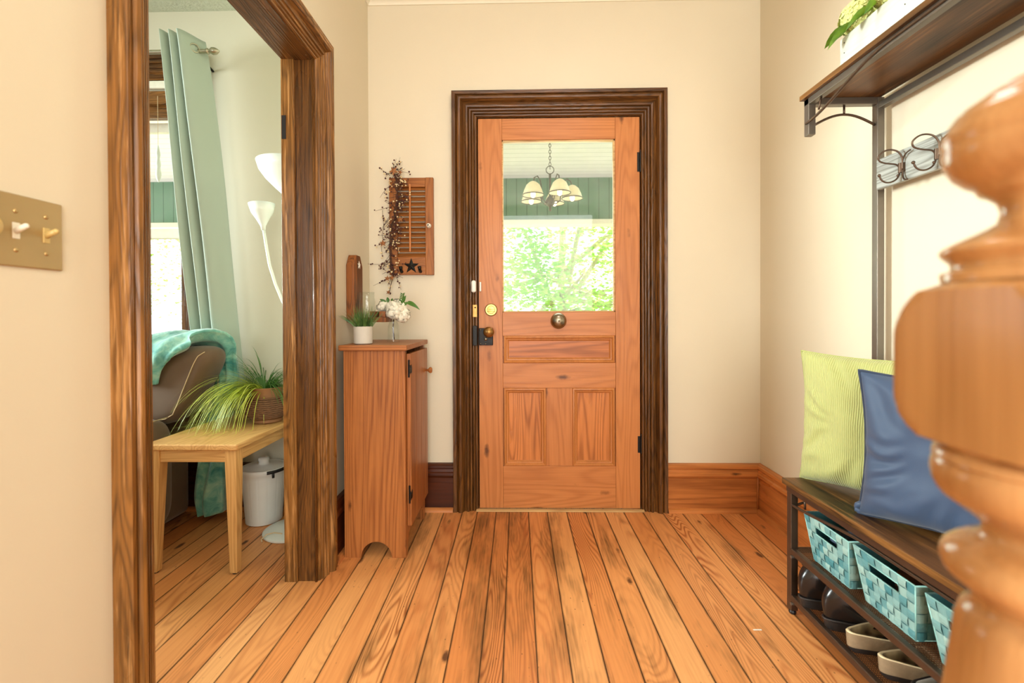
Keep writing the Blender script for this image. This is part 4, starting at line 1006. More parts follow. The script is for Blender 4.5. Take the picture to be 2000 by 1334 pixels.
fl_ = MB(); rn = random.Random(5)
def petalball(mb, c, r, n):
    for k in range(n):
        ph = math.acos(1-2*(k+.5)/n); th_ = k*2.39996; d = Vector((math.sin(ph)*math.cos(th_), math.sin(ph)*math.sin(th_), math.cos(ph)))
        p = Vector(c)+d*r*rn.uniform(.80, 1.10); d = (d+Vector((rn.uniform(-1, 1), rn.uniform(-1, 1), rn.uniform(-1, 1)))*.55).normalized(); a_ = d.orthogonal().normalized(); b_ = d.cross(a_); an = rn.uniform(0, 6.28); e = a_*math.cos(an)+b_*math.sin(an); h = d.cross(e); s_ = r*rn.uniform(.22, .38)
        vs = []
        for j in range(4):
            for i in range(4):
                u, v = (i/3-.5)*2, (j/3-.5)*2; vs.append(p+e*u*s_*(1-.2*v*v)+h*v*s_*(1-.2*u*u)+d*(-.3*(u*u+v*v)*s_+rn.uniform(-.06, .06)*s_))
        mb.add(vs, [(j*4+i, j*4+i+1, (j+1)*4+i+1, (j+1)*4+i) for j in range(3) for i in range(3)])
petalball(fl_, (.012, -.01, .150), .045, 110); petalball(fl_, (-.05, .0, .165), .028, 50); petalball(fl_, (.045, -.005, .128), .036, 70); petalball(fl_, (.03, 0, .185), .02, 26); fl_.ball((.012, -.01, .15), .036, 12, 8); fl_.ball((.045, 0, .128), .028, 10, 6)
build('white_flowers', fl_, M['petal'], vs_, local=True, smooth=True, flip=False)
lv = MB(); stm = MB()
for (p0, p1) in (((.03, 0, .16), (.085, -.01, .195)), ((.06, 0, .185), (.118, -.015, .165)), ((.07, 0, .19), (.128, -.02, .158)), ((-.03, 0, .18), (-.06, -.01, .205)), ((-.02, 0, .18), (-.028, 0, .214)), ((-.01, 0, .18), (.0, -.01, .208)), ((.04, 0, .17), (.05, -.01, .215)), ((.045, 0, .18), (.062, -.01, .222))):
    leaf(lv, p0, p1, .009, (0, -1, .3), 5, .12)
for k in range(9):
    z = .165+.007*k; 
    for s_ in (-1, 1): leaf(lv, (.036+.0015*k, -.012, z), (.036+.0015*k+s_*.011, -.015, z+.009), .0035, (0, -1, 0), 3, .1)
build('leaves', lv, M['leafd'], vs_, local=True, smooth=True, flip=False)

# wall sconce shelf on the left wall -------------------------------
sn = thing('wall_sconce', 'burnt wood wall sconce board with clipped top, white tin star and a small shelf', 'sconce', (XL+.02, 2.14, 1.0))
bx0, bx1, by0, by1 = XL+.0008, XL+.038, 2.085, 2.200
build('back_board', MB().prism([(by0, 1.0), (by1, 1.0), (by1, 1.262), (by1-.032, 1.312), (by0+.032, 1.312), (by0, 1.262)], YZ(bx0), bx1-bx0), M['burnt'], sn, bevel=.002)
sh = MB().box(bx1+.0002, -.600, by0+.002, by1-.002, 1.0, 1.022)
build('shelf', sh, M['burnt'], sn, bevel=.002)
build('shelf_block', MB().box(-.675, -.647, by0+.004, by1-.004, 1.0225, 1.05), M['burnt'], sn, bevel=.002)
build('shelf_block', MB().box(-.632, -.604, by0+.004, by1-.004, 1.0225, 1.05), M['burnt'], sn, bevel=.002)
def star_poly(r, ri=.42, rot=PI/2): return [((r if k % 2 == 0 else r*ri)*math.cos(rot+PI*k/5), (r if k % 2 == 0 else r*ri)*math.sin(rot+PI*k/5)) for k in range(10)]
def star_mesh(mb, T, r, h, ri=.42):
    p = star_poly(r, ri); vs = [(x, y, 0) for x, y in p]+[(0, 0, h)]
    mb.add(vs, [(i, (i+1) % 10, 10) for i in range(10)]+[tuple(range(10))[::-1]], 0, T)
s_ = MB(); star_mesh(s_, XF((bx1+.0005, 2.150, 1.268), (0, 1, 0), (0, 0, 1), (1, 0, 0)), .022, .006, .38)
build('tin_star', s_, M['tin'], sn)
jr_ = thing('glass_jar', 'clear empty glass jar standing on the shelf of the burnt wood sconce', 'jar', (-.700, 2.142, 1.0225))
jr_.location = (-.703, 2.10, 1.023)
MW[jr_.name] = Matrix.Translation((-.703, 2.14, 1.023)); jr_.location = (-.703, 2.14, 1.023)
build('jar_body', MB().lathe([(0, 0), (.033, 0), (.037, .006), (.038, .075), (.034, .090), (.0325, .094), (.0345, .098), (.0345, .102), (.033, .104), (.0335, .118), (.0315, .118), (.0305, .094), (.0355, .075), (.0345, .008), (0, .005)], n=40), M['glass2'], jr_, local=True, smooth=True)

# shutter on the front wall -----------------------------------------
SY = D-.0005
su = thing('louvered_shutter', 'small orange wooden louvered shutter hanging left of the door with a black star', 'shutter', (-.553, D, 1.25))
sx0, sx1, sz0, sz1 = -.668, -.436, 1.243, 1.752
for a_, b_ in ((sx0, sx0+.042), (sx1-.042, sx1)): build('stile', MB().box(a_, b_, SY-.024, SY, sz0, sz1), M['shutZ'], su, bevel=.002)
for a_, b_ in ((sz0+.001, 1.338), (1.703, sz1-.001)): build('rail', MB().box(sx0+.0425, sx1-.0425, SY-.0235, SY-.001, a_, b_), M['shutX'], su, bevel=.0015)
lo_ = MB(); nl_ = 14
for k in range(nl_):
    z = 1.347+(1.702-1.352)*k/(nl_-1); T = Matrix.Translation((0, SY-.012, z)) @ Matrix.Rotation(math.radians(-48), 4, 'X')
    lo_.box(sx0+.043, sx1-.043, -.0022, .0022, -.0165, .0165, T=T)
build('louvers', lo_, M['shutX'], su, bevel=.0008)
build('tilt_rod', MB().box(-.561, -.552, SY-.036, SY-.027, 1.362, 1.716), M['doorZ'], su, bevel=.002)
kn = build('porcelain_knob', MB().lathe([(.012, 0), (.012, .003), (.005, .005), (.006, .012), (.010, .016), (.009, .021), (0, .023)], n=24, T=XF((-.459, SY-.024, 1.499), (1, 0, 0), (0, 0, 1), (0, -1, 0))), M['porcelain'], su, smooth=True, label='white porcelain knob')
build('knob_screw', MB().ball((-.459, SY-.048, 1.499), .004, 8, 5), M['black'], kn, smooth=True)
s_ = MB(); star_mesh(s_, XF((-.553, SY-.024, 1.289), (1, 0, 0), (0, 0, 1), (0, -1, 0)), .043, .011, .40); build('black_star', s_, M['starblack'], su)
for px in (-.603, -.505):
    build('peg_hook', MB().tube([(px, SY-.022, 1.260), (px, SY-.034, 1.262), (px, SY-.046, 1.272), (px, SY-.050, 1.284)], [.009, .008, .008, .010], 12), M['black'], su, smooth=True)

# berry garland ------------------------------------------------------
bgd = thing('berry_garland', 'brown twig garland with cream berries and rusty stars draped down the shutter', 'garland', (-.65, D-.05, 1.79))
rn = random.Random(21); tw = MB(); bc = MB(); bd = MB()
def gx(z):   # centre line of the garland
    t_ = (1.80-z)/.58; return -.638+.018*math.sin(t_*6.5)-.006*t_
z = 1.79; cen = []
while z > 1.215: cen.append(Vector((gx(z), D-.040, z))); z -= .02
for k in range(3): tw.tube([c+Vector((rn.uniform(-.008, .008), rn.uniform(-.008, .004), 0)) for c in cen], .0016, 5)
def berry(mb, p, r): mb.ball(p, r, 7, 5)
def twig(p, d, L, n=5, curl=.5, be=2, bias=None):
    pts = [Vector(p)]; v = Vector(d).normalized(); cv = Vector((rn.uniform(-1, 1), 0, rn.uniform(-1, 1)))*curl
    for i in range(n):
        v = (v+cv/n).normalized(); q = pts[-1]+v*L/n
        if q.y > D-.006: q.y = D-.006
        if q.y > D-.030 and q.x > sx0-.004 and q.z > sz0-.004 and q.z < sz1+.004: q.y = D-.030
        pts.append(q)
    tw.tube(pts, [.0012*(1-.5*i/n) for i in range(n+1)], 4)
    for k in range(be):
        q = pts[rn.randint(2, n)]+Vector((rn.uniform(-.007, .007), rn.uniform(-.008, 0), rn.uniform(-.007, .007)))
        berry(bc if rn.random() < .30 else bd, q, rn.uniform(.0032, .0050))
    return pts
for k in range(120):
    c = rn.choice(cen); a = rn.uniform(0, 2*PI)
    L = rn.uniform(.025, .075); twig(c, (math.cos(a), rn.uniform(-.5, .1), math.sin(a)*.8-.25), L)
for k in range(60):
    c = rn.choice(cen[:20]); twig(c, (rn.uniform(.1, 1), -.15, rn.uniform(-1, .2)), rn.uniform(.04, .085))
ends = []
for (x, z, dx, dz, L) in ((-.66, 1.76, -.6, .5, .07), (-.65, 1.79, .7, .5, .06), (-.645, 1.80, .5, .8, .05), (-.645, 1.80, .9, .4, .06), (-.67, 1.70, -.5, -.5, .07), (-.65, 1.60, -.7, -.2, .09), (-.66, 1.55, -.6, -.7, .10), (-.70, 1.58, 0, -1, .10), (-.66, 1.42, -.9, -.3, .08), (-.71, 1.42, .1, -1, .09),
                         (-.66, 1.30, -1, -.1, .12), (-.66, 1.33, -.7, -.6, .08), (-.65, 1.23, -.9, -.35, .11), (-.65, 1.23, -.5, -.7, .05), (-.645, 1.23, -.35, -.9, .09), (-.63, 1.23, .35, -.6, .07), (-.64, 1.66, .8, .1, .09), (-.62, 1.72, .9, .1, .06)):
    ends.append(twig((x, D-.035, z), (dx, 0, dz), L, 6, .35, 4)[-1])
o = build("twigs", tw, M["twig"], bgd); tag(o, kind="stuff")
o = build('cream_berries', bc, M['berryc'], bgd, smooth=True); tag(o, kind='stuff')
o = build('burgundy_berries', bd, M['berryd'], bgd, smooth=True); tag(o, kind='stuff')
for x, z, r in ((-.632, 1.775, .026), (-.690, 1.403, .020), (-.600, 1.525, .019), (-.668, 1.222, .017), (-.663, 1.150, .013), (-.598, 1.766, .014), (-.645, 1.225, .016)):
    s_ = MB(); T = XF((x, D-.066, z), (math.cos(r*70), .1, math.sin(r*70)), (-math.sin(r*70), 0, math.cos(r*70)), (0, -1, 0)); star_mesh(s_, T, r, .004, .42); build('rusty_star', s_, M['rusty'], bgd)
build('hanging_twig', MB().tube([(-.648, D-.045, 1.225), (-.655, D-.047, 1.19), (-.663, D-.05, 1.153)], .0012, 5), M['twig'], bgd); tw2 = MB().tube([(-.69, D-.05, 1.41), (-.70, D-.045, 1.45), (-.69, D-.04, 1.50), (-.66, D-.036, 1.54)], .0012, 5)
build('hanging_twig', tw2, M['twig'], bgd)

# ================================================================== living room
# curtain and rod
rod = thing('curtain_rod', 'satin metal curtain rod with acorn finial above the living room window', 'curtain rod', (-1.6, 2.28, 2.35))
RZ, RY = 2.362, 2.285
build('rod', MB().tube([(-3.1, RY, RZ), (-1.552, RY, RZ)], .010, 16), M['satin'], rod, smooth='auto')
build('finial', MB().lathe([(.010, 0), (.014, .002), (.014, .008), (.009, .010), (.011, .018), (.018, .030), (.017, .044), (.009, .058), (.003, .064), (0, .066)], n=24, T=XF((-1.553, RY, RZ), (0, 1, 0), (0, 0, 1), (1, 0, 0))), M['satin'], rod, smooth=True)
build('rod_bracket', MB().tube([(-1.61, D-.002, RZ-.03), (-1.61, D-.04, RZ-.022), (-1.61, RY+.004, RZ-.012)], .006, 10), M['black'], rod, smooth=True)
cu = thing('curtain', 'pale sage grommet curtain panel hanging beside the living room window', 'curtain', (-1.6, 2.28, .66))
def cfn(u, v):
    z = 2.43-(2.43-.55)*v
    xl = -1.735+.125*v**1.1; xr = -1.585+.175*v**.8
    amp = .060*(1-.35*v); cyc = u/.29 if u < .58 else 2+(u-.58)*1.78
    s_ = cyc % 1; s_ = s_/.78*.5 if s_ < .78 else .5+(s_-.78)/.22*.5
    x = xl+(xr-xl)*(u+.02*math.sin(2*PI*s_))
    y = 2.268+.055*v-amp*math.cos(2*PI*s_)+.004*math.sin(v*9+u*5)
    if v < .12: z += .0
    return (x, min(y, D-.035), z)
cb_ = MB().grid(cfn, 150, 60); o = build('panel', cb_, M['curtain'], cu, smooth=True)
sd = o.modifiers.new('th', 'SOLIDIFY'); sd.thickness = .0025
gr_ = MB(); gr_.tube([Vector((-1.598+.020*.62*math.cos(2*PI*q/24), 2.262+.020*.78*math.cos(2*PI*q/24), RZ+.004+.020*math.sin(2*PI*q/24))) for q in range(24)], .0035, 6, closed=True)
build('grommet', gr_, M['satin'], cu, smooth=True)

# end table
tb = thing('end_table', 'light oak end table with tapered legs in the living room', 'table', (-1.295, 2.08, 0))
tx0, tx1, ty0, ty1 = -1.487, -1.107, 1.785, 2.372
build('table_top', MB().box(tx0, tx1, ty0, ty1, .498, .523), M['oakY'], tb, bevel=.006, seg=3)
ap = MB(); 
build('apron', MB().box(tx0+.02, tx1-.02, ty0+.018, ty0+.036, .448, .498), M['oakX'], tb, bevel=.001)
build('apron', MB().box(tx0+.02, tx1-.02, ty1-.036, ty1-.018, .448, .498), M['oakX'], tb)
build('apron', MB().box(tx0+.018, tx0+.036, ty0+.02, ty1-.02, .448, .498), M['oakY'], tb)
build('apron', MB().box(tx1-.036, tx1-.018, ty0+.02, ty1-.02, .448, .498), M['oakY'], tb)
for sx, sy in ((0, 0), (1, 0), (0, 1), (1, 1)):
    ox, oy = (tx0+.012, tx1-.012)[sx], (ty0+.012, ty1-.012)[sy]; dx, dy = (1, -1)[sx], (1, -1)[sy]
    vs = []
    for z, w_ in ((.006, .030), (.44, .046), (.498, .046)):
        for a_, b_ in ((0, 0), (w_, 0), (w_, w_), (0, w_)): vs.append((ox+dx*a_, oy+dy*b_, z))
    lg = MB().add(vs, [(0, 1, 2, 3), (8, 9, 10, 11)]+[(j*4+i, j*4+(i+1) % 4, (j+1)*4+(i+1) % 4, (j+1)*4+i) for j in range(2) for i in range(4)])
    l_ = build('leg', lg, M['oakZ'], tb, bevel=.002)
    build('glide', MB().lathe([(.011, 0), (.012, .006)], (ox+dx*.015, oy+dy*.015, 0), 16), M['blackp'], l_, smooth='auto')

# trailing plant in a wicker-wrapped pot
PX, PY = -1.205, 2.185
tp = thing('potted_plant', 'trailing lime and green grass plant in a wicker wrapped clay pot on the oak table', 'plant', (PX, PY, .5235))
build('clay_pot', MB().lathe([(.060, 0), (.066, .004), (.066, .016), (.060, .020), (.085, .06), (.085, .10), (.072, .118), (.066, .125), (.068, .150), (.074, .166), (.070, .168), (.062, .150), (0, .150)], n=40), M['clay'], tp, local=True, smooth='auto')
wk = MB()
for k in range(11):
    z = .030+.0088*k; r = .070+.027*math.sin(PI*min(1, (k+1.5)/12.5))
    ring = [(r*(1+.014*(1 if (i+k) % 2 else -1))*math.cos(2*PI*i/60), r*(1+.014*(1 if (i+k) % 2 else -1))*math.sin(2*PI*i/60), z+.0012*math.sin(i*2.1+k)) for i in range(60)]
    wk.tube(ring, .0048, 6, closed=True)
build('wicker_wrap', wk, M['wicker'], tp, local=True, smooth=True)
la, lb = MB(), MB(); rn = random.Random(8); mz = .005
for k in range(620):
    yel = k < 370
    if yel: a = PI+rn.gauss(.50, .48)
    else: a = rn.uniform(-.9, PI+.4)
    r = rn.uniform(0, .05); up = rn.uniform(.35, 1.5) if yel else rn.uniform(.7, 2.4)
    L = rn.uniform(.20, .46) if yel else rn.uniform(.16, .36)
    dv = (math.cos(a), math.sin(a), up)
    oo = (-.012+r*math.cos(a), r*math.sin(a), .15)
    # tips stay clear of the walls
    if not yel and PY+math.sin(a)*L*.7 > D-.05: L *= .5
    if math.cos(a) > 0 and PX+math.cos(a)*L > TL-.05: L *= .55
    strand(la if yel else lb, oo, dv, L, rn.uniform(.0011, .0020), 12, rn.uniform(2.0, 4.2) if yel else rn.uniform(1.2, 3.2), mz if (yel and rn.random() < .9) else .02)
build('lime_leaves', la, M['leafl'], tp, local=True, smooth=True, flip=False)
build('green_leaves', lb, M['leafd'], tp, local=True, smooth=True, flip=False)

# floor lamp
LX_, LY_ = -1.082, 2.165
fl2 = thing('floor_lamp', 'white torchiere floor lamp with a small reading arm, mostly behind the jamb', 'lamp', (LX_, LY_, 0))
build('lamp_base', MB().lathe([(.118, .0), (.125, .006), (.125, .014), (.112, .022), (.06, .034), (.02, .042), (.012, .06), (0, .06)], n=48), M['lampw'], fl2, local=True, smooth='auto', ang=50)
build('pole', MB().tube([(0, 0, .04), (0, 0, 1.58)], .011, 16), M['lampw'], fl2, local=True, smooth=True)
build('bowl_shade', MB().lathe([(.012, 1.56), (.022, 1.60), (.06, 1.635), (.10, 1.675), (.128, 1.715), (.140, 1.755), (.136, 1.755), (.122, 1.715), (.095, 1.68), (.05, 1.64), (0, 1.62)], n=48), M['lampw'], fl2, local=True, smooth=True)
an = [(0, 0, 1.05), (-.03, -.01, 1.10), (-.06, -.015, 1.18), (-.085, -.02, 1.27), (-.10, -.02, 1.36), (-.112, -.02, 1.44)]
build('gooseneck', MB().tube(an, .007, 10), M['lampw'], fl2, local=True, smooth=True)
build('reading_shade', MB().lathe([(.009, 0), (.012, .02), (.030, .055), (.048, .085), (.058, .125), (.056, .125), (.045, .087), (.026, .057), (0, .035)], n=36, T=Matrix.Translation((-.113, -.02, 1.435)) @ Matrix.Rotation(-.06, 4, 'Y')), M['lampw'], fl2, local=True, smooth=True)
build('cord', MB().tube([(.0, -.09, .032), (-.04, -.085, .034), (-.07, -.095, .030), (-.085, -.11, .014), (-.075, -.122, .010)], .0028, 8), M['thread'], fl2, local=True, smooth=True)

# white lidded bin under the table
bn = thing('lidded_bin', 'white plastic bin with ribbed sides and a knobbed lid under the oak table', 'bin', (-1.283, 2.289, 0))
def ribs(r, z, a): 
    return r*(1-.012*(1 if abs(((a*14/(2*PI)) % 1)-.5) > .42 else 0)) if .03 < z < .24 else r
pr = [(.078, 0), (.084, .004)]+[(.084+.018*k/12, .012+.235*k/12) for k in range(13)]+[(.106, .252), (.106, .262), (.100, .264)]
build('bin_body', MB().lathe(pr, n=140, rf=ribs), M['binw'], bn, local=True, smooth='auto')
ld = build('lid', MB().lathe([(.109, .262), (.110, .270), (.104, .275), (.096, .272), (.085, .276), (.05, .282), (.028, .284), (.024, .288), (.022, .298), (.026, .306), (.024, .316), (.014, .320), (0, .320)], n=56), M['binw'], bn, local=True, smooth='auto', ang=60)
hp = [(.099+.0125*math.sin(PI*q/8), -.05+.1*q/8, .272+.0*q) for q in range(9)]
hn = MB().tube([Vector((.112*math.cos(q), .112*math.sin(q), .266)) for q in [(-.95+.9*k/8) for k in range(9)]], .008, 10); hn.tube([(.112*math.cos(-.7), .112*math.sin(-.7), .262), (.113*math.cos(-.7), .113*math.sin(-.7), .238)], .006, 8)
build('clip_handle', hn, M['blackp'], bn, local=True, smooth=True, label='black clip handle')

# sofa corner
sf = thing('sofa', 'brown microsuede sofa with cream stitched cushions at the living room window', 'sofa', (-2.4, 1.95, 0))
def puff(x0, x1, y0, y1, z0, z1, r=.05, sag=.0):
    mb = MB(); n = 14
    cx, cy, cz = (x0+x1)/2, (y0+y1)/2, (z0+z1)/2; hx_, hy_, hz_ = (x1-x0)/2, (y1-y0)/2, (z1-z0)/2
    def fn(u, v):
        a = 2*PI*u; ph = PI*(v-.5); ex = .35
        c = lambda q: math.copysign(abs(math.cos(q))**ex, math.cos(q)); s_ = lambda q: math.copysign(abs(math.sin(q))**ex, math.sin(q))
        return (cx+hx_*c(ph)*c(a), cy+hy_*c(ph)*s_(a), cz+hz_*s_(ph))
    mb.grid(fn, 48, 25, closed_u=True); return mb
build('base', MB().box(-3.2, -1.66, 1.55, 2.30, .04, .34), M['sofa'], sf, bevel=.04, seg=4)
build('arm', puff(-1.88, -1.585, 1.50, 2.12, .06, .575), M['sofa'], sf, smooth=True)
build('seat_cushion', puff(-3.1, -1.885, 1.52, 2.16, .30, .50), M['sofa'], sf, smooth=True)
build('arm_stitching', MB().tube([(-1.83, 1.52, .574), (-1.70, 1.515, .577), (-1.62, 1.55, .572), (-1.60, 1.7, .570), (-1.598, 2.06, .570)], .0022, 6), M['thread'], sf, smooth=True)
# slanted back cushion: outline in XZ, puffed in Y
ol = [(-3.0, .52), (-2.2, .50), (-1.72, .50), (-1.60, .53), (-1.545, .60), (-1.50, .68), (-1.455, .76), (-1.425, .825), (-1.425, .865), (-1.45, .885), (-1.50, .892), (-1.60, .885), (-1.72, .865), (-2.2, .86), (-3.0, .86)]
def inset(ol, k):
    c = Vector((-1.75, .69)); o_ = []
    for x, z in ol:
        d = Vector((x, z))-Vector((max(min(x, -1.62), -2.9), .69)); o_.append((x-d.x*k, z-d.y*k))
    return o_
def cushion(y0, y1, ol, m):
    lay = [(0, .42), (.04, .2), (.14, .07), (.35, 0), (.65, 0), (.86, .07), (.96, .2), (1, .42)]; n = len(ol); vs = []
    for t_, k in lay:
        for x, z in inset(ol, k): vs.append((x, y0+(y1-y0)*t_, z))
    return MB().add(vs, [(j*n+i, j*n+(i+1) % n, (j+1)*n+(i+1) % n, (j+1)*n+i) for j in range(len(lay)-1) for i in range(n)]+[tuple(range(n))[::-1], tuple(range((len(lay)-1)*n, len(lay)*n))])
cuo = build('back_cushion', cushion(2.085, 2.27, ol, 0), M['sofa'], sf, smooth=True, sub=2)
bpy.context.view_layer.update(); dg = bpy.context.evaluated_depsgraph_get(); ce = cuo.evaluated_get(dg); loc0 = Vector(sf.location)
def onto(x, z):
    hit, p, nn_, i_ = ce.ray_cast(Vector((x, 1.2, z))-loc0, Vector((0, 1, 0)))
    return (p+loc0+Vector((0, -.0015, 0))) if hit else Vector((x, 2.1, z))
stp = [(-1.70, .545), (-1.64, .552), (-1.60, .575), (-1.575, .62), (-1.55, .68), (-1.525, .74), (-1.50, .80), (-1.48, .845), (-1.455, .868)]
st_ = []
for (xa, za), (xb, zb) in zip(stp[:-1], stp[1:]):
    for k in range(6): st_.append(onto(xa+(xb-xa)*k/6, za+(zb-za)*k/6))
build('cushion_stitching', MB().tube(st_, .0022, 6), M['thread'], cuo, smooth=True)
build('backrest', MB().box(-3.2, -1.62, 2.27, 2.36, .30, .86), M['sofa'], sf, bevel=.03, seg=4)

# teal throw draped over the sofa corner
tt = MB()
path = [((-1.70, 2.08, .72), .10, .020), ((-1.70, 2.07, .80), .17, .024), ((-1.69, 2.08, .865), .26, .030), ((-1.66, 2.14, .905), .32, .032), ((-1.60, 2.21, .925), .32, .030), ((-1.50, 2.26, .90), .22, .032), ((-1.475, 2.285, .82), .12, .035), ((-1.47, 2.295, .70), .11, .040), ((-1.50, 2.295, .55), .12, .040), ((-1.53, 2.29, .40), .13, .045), ((-1.545, 2.285, .25), .14, .050), ((-1.55, 2.28, .12), .15, .055), ((-1.545, 2.275, .03), .13, .05)]
n = 40; vs = []
import itertools
pp = [Vector(p[0]) for p in path]
def cr_(p, i, t_):
    a0, a1, a2, a3 = [p[max(0, min(len(p)-1, i+q))] for q in (-1, 0, 1, 2)]
    return .5*((a1*2)+(a2-a0)*t_+(a0*2-a1*5+a2*4-a3)*t_*t_+(a1*3-a0-a2*3+a3)*t_**3)
ws = [p[1] for p in path]; hs = [p[2] for p in path]; rows = 0
for i in range(len(pp)-1):
    for k in range(5):
        t_ = k/5; c = cr_(pp, i, t_); w_ = cr_(ws, i, t_)/2; h_ = cr_(hs, i, t_)
        nx_ = cr_(pp, i, min(1, t_+.05))-cr_(pp, i, max(0, t_-.05)); nx_.normalize() if nx_.length > 0 else None
        side_ = Vector((1, -.15, 0)); side_ = (side_-nx_*side_.dot(nx_)).normalized(); nor = side_.cross(nx_)
        g_ = rows/62
        for q in range(n):
            a = 2*PI*q/n; fold = 1+.55*math.sin(a*1+2)*0+.35*math.sin(a*7+g_*3+mnoise.noise(Vector((g_*5, a, 0)))*2.5)
            vs.append(c+side_*math.cos(a)*w_+nor*math.sin(a)*h_*fold)
        rows += 1
tt.add(vs, [(j*n+i, j*n+(i+1) % n, (j+1)*n+(i+1) % n, (j+1)*n+i) for j in range(rows-1) for i in range(n)]+[tuple(range(n))[::-1], tuple(range((rows-1)*n, rows*n))])
for k, v in enumerate(tt.v):
    x, y, z = v; tt.v[k] = (x, min(y, 2.375), max(z, .004))
o = build('throw_blanket', tt, M['throw'], None, smooth=True); tag(o, 'mottled teal fleece throw draped over the sofa corner down to the floor', 'blanket')

om = thing('window_ornament', 'small frosted drop ornament hanging on a string in the living room window', 'ornament', (-1.885, 2.385, 1.95))
build('string', MB().tube([(-1.885, 2.385, 2.19), (-1.885, 2.385, 1.93)], .0012, 6), M['thread'], om)
build('frosted_drop', MB().lathe([(0, 0), (.010, .02), (.014, .045), (.009, .08), (.012, .10), (.007, .13), (.011, .15), (.004, .19), (0, .20)], (-1.885, 2.385, 1.735), 14), M['lampw'], om, smooth=True)
o = build('paper_scrap', MB().box(.765, .792, 1.500, 1.505, .0008, .0016), M['white']); tag(o, 'tiny white strip of paper lying on the floor boards left of the bench leg', 'paper')

# ================================================================== porch and garden outside
struct('porch_floor', MB().box(-6, 5, D+.2, 5.45, -.16, -.06), M['porchfloor'], 'grey porch floor boards outside the door', 'porch floor')
struct('porch_ceiling', MB().box(-6, 5, D+.2, 5.5, 2.60, 2.66), M['porchceil'], 'pale board porch ceiling', 'porch ceiling')
pbm = MB().box(-6, 5, 5.28, 5.42, 2.12, 2.60)
struct('porch_beam', pbm, M['porchgreen'], 'green beadboard porch beam', 'porch beam')
struct('porch_trim', MB().box(-6, 5, 5.25, 5.45, 2.065, 2.12), M['porchwhite'], 'cream trim under the porch beam', 'porch trim', bevel=.004)
struct('lawn', MB().box(-25, 25, 5.46, 40, -.42, -.3), M['lawn'], 'bright green lawn', 'lawn')
struct('roof', MB().box(-6, 5, -3, D+.19, 2.80, 2.9), M['siding'], 'house roof slab over the rooms', 'roof')
struct('wall_outer', MB().box(-6, -4.52, D+.02, D+.2, -.2, 2.8).box(1.42, 5, D+.02, D+.2, -.2, 2.8), M['siding'], 'pale house siding along the porch', 'wall')
# chandelier
CX, CY, CZ = .302, 4.15, 2.10
ch = thing('porch_chandelier', 'five arm bell shade chandelier hanging on a chain from the porch ceiling', 'chandelier', (CX, CY, 2.599))
cm = MB()
z = 2.598; k = 0
while z > 2.36:
    lk_ = [(.010*math.cos(2*PI*q/14)*(1 if k % 2 else 0), .010*math.cos(2*PI*q/14)*(0 if k % 2 else 1), z-.016-.017*math.sin(2*PI*q/14)) for q in range(14)]
    cm.tube([Vector(p)+Vector((CX, CY, 0)) for p in lk_], .0028, 6, closed=True); z -= .028; k += 1
o = build('chain', cm, M['iron'], ch, smooth=True)
bd_ = MB().tube([Vector((CX+.035*math.cos(2*PI*q/20), CY, 2.335+.035*math.sin(2*PI*q/20))) for q in range(20)], .004, 6, closed=True)
bd_.tube([(CX, CY, 2.30), (CX, CY, 1.98)], .010, 12); bd_.lathe([(.01, 2.0), (.035, 2.02), (.045, 2.05), (.03, 2.08), (.012, 2.10)], (CX, CY, 0), 24); bd_.ball((CX, CY, 1.975), .014, 10, 6)
build('centre_stem', bd_, M['iron'], ch, smooth=True)
for k in range(5):
    a = 2*PI*k/5+2.55; c_, s_ = math.cos(a), math.sin(a); rr_ = .20
    pa = [(.01, 2.06), (.05, 2.03), (.09, 2.06), (.10, 2.14), (.115, 2.22), (.15, 2.255), (.185, 2.235), (.20, 2.18)]
    build('arm', MB().tube([(CX+r*c_, CY+r*s_, z) for r, z in pa], .0055, 8), M['iron'], ch, smooth=True)
    cc = (CX+rr_*c_, CY+rr_*s_, 0)
    shd = build('bell_shade', MB().lathe([(.012, 2.20), (.030, 2.192), (.058, 2.168), (.078, 2.125), (.092, 2.080), (.090, 2.080), (.074, 2.122), (.052, 2.162), (.010, 2.182)], cc, 32), M['shadeout'], ch, smooth=True)
    build('shade_rim', MB().tube([(cc[0]+.094*math.cos(2*PI*q/28), cc[1]+.094*math.sin(2*PI*q/28), 2.079) for q in range(28)], .0045, 6, closed=True), M['iron'], shd, smooth=True)
    build('bulb', MB().lathe([(.010, 2.15), (.014, 2.12), (.022, 2.09), (.020, 2.068), (.010, 2.056), (0, 2.054)], cc, 20), M['bulb'], shd, smooth=True)

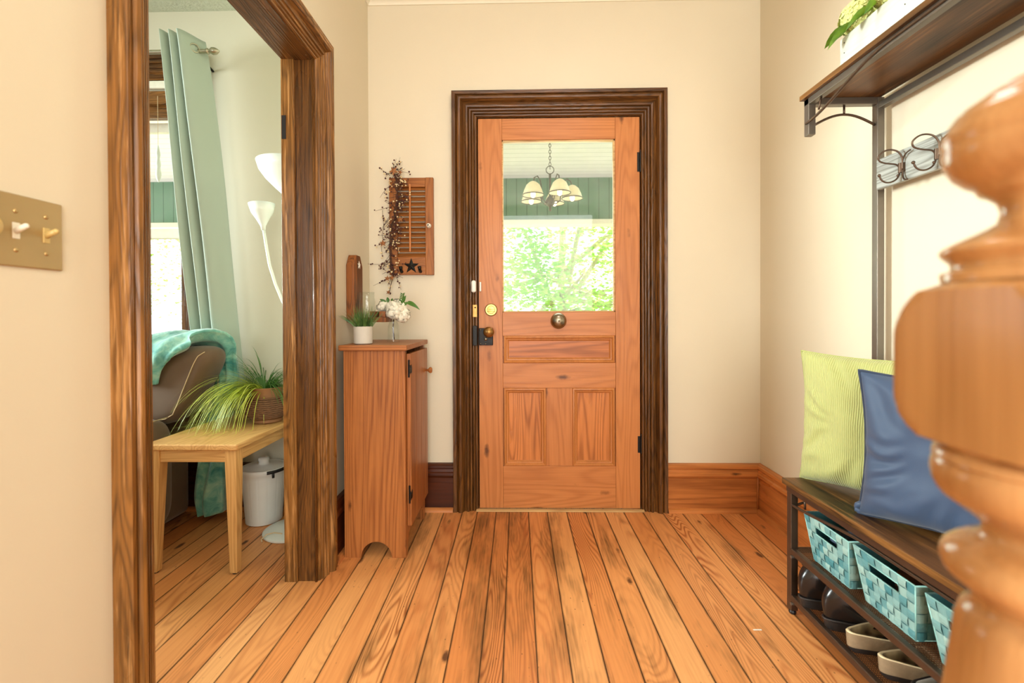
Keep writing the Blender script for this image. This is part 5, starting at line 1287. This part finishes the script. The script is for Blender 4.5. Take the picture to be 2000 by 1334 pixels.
# leafy trees beyond the porch
def tree(name, label, c, rad, nleaf, seed, trunk=.18, ls=.085):
    rn = random.Random(seed); t = thing(name, label, 'tree', (c[0], c[1], -.3), group=None)
    tk = MB(); br = []
    tk.tube([(c[0]+.3, c[1], -.3), (c[0]+.2, c[1], .6), (c[0], c[1], c[2]-rad*.3), (c[0], c[1], c[2]+rad*.4)], [trunk, trunk*.8, trunk*.6, trunk*.2], 10)
    build('trunk', tk, M['bark'], t, smooth=True)
    bm_ = MB()
    for k in range(16):
        ph = math.acos(rn.uniform(-.7, .9)); a = rn.uniform(0, 2*PI); d = Vector((math.sin(ph)*math.cos(a), math.sin(ph)*math.sin(a)-.25, math.cos(ph)))
        p0 = Vector((c[0], c[1], c[2]-rad*rn.uniform(0, .5))); e = Vector(c)+Vector((d.x*rad*1.0, d.y*rad, d.z*rad))*.95
        m_ = (p0+e)/2+Vector((rn.uniform(-.2, .2), rn.uniform(-.2, .2), rn.uniform(-.1, .3)))
        pts = [p0, p0.lerp(m_, .5), m_, m_.lerp(e, .5), e]; bm_.tube(pts, [.06, .05, .038, .025, .012], 6); br.append(pts)
    o = build('branches', bm_, M['bark'], t, smooth=True); o['kind'] = 'stuff'
    lm = MB(); vs = []; fs = []
    cl = [(Vector(c)+Vector((rn.gauss(0, .55)*rad, rn.uniform(-.95, .4)*rad, rn.gauss(0, .5)*rad)), rn.uniform(.3, .6)) for k in range(200)]
    for k in range(nleaf):
        q, cr = rn.choice(cl); p = q+Vector((rn.gauss(0, 1), rn.gauss(0, 1), rn.gauss(0, .55)))*cr*.6
        if p.z < -.1: continue
        a = rn.uniform(0, 2*PI); d = Vector((math.cos(a), math.sin(a), rn.uniform(-.7, .2))).normalized(); s_ = ls*rn.uniform(.6, 1.2)
        sd = d.cross(Vector((rn.uniform(-.4, .4), rn.uniform(-.4, .4), 1))).normalized()*s_*.42
        n0 = len(vs); vs += [p, p+d*s_*.45+sd, p+d*s_, p+d*s_*.45-sd]; fs.append((n0, n0+1, n0+2, n0+3))
    lm.v = [tuple(v) for v in vs]; lm.f = fs; lm.m = [0]*len(fs)
    o = build('foliage', lm, M['tree'], t, flip=False); o['kind'] = 'stuff'
    return t
tree('leafy_tree', 'bright green leafy tree seen through the front door glass', (.9, 9.2, 1.9), 2.8, 27000, 4, ls=.10)
tree('leafy_tree', 'green tree seen through the living room window', (-6.2, 10.5, 2.6), 2.6, 9000, 9)
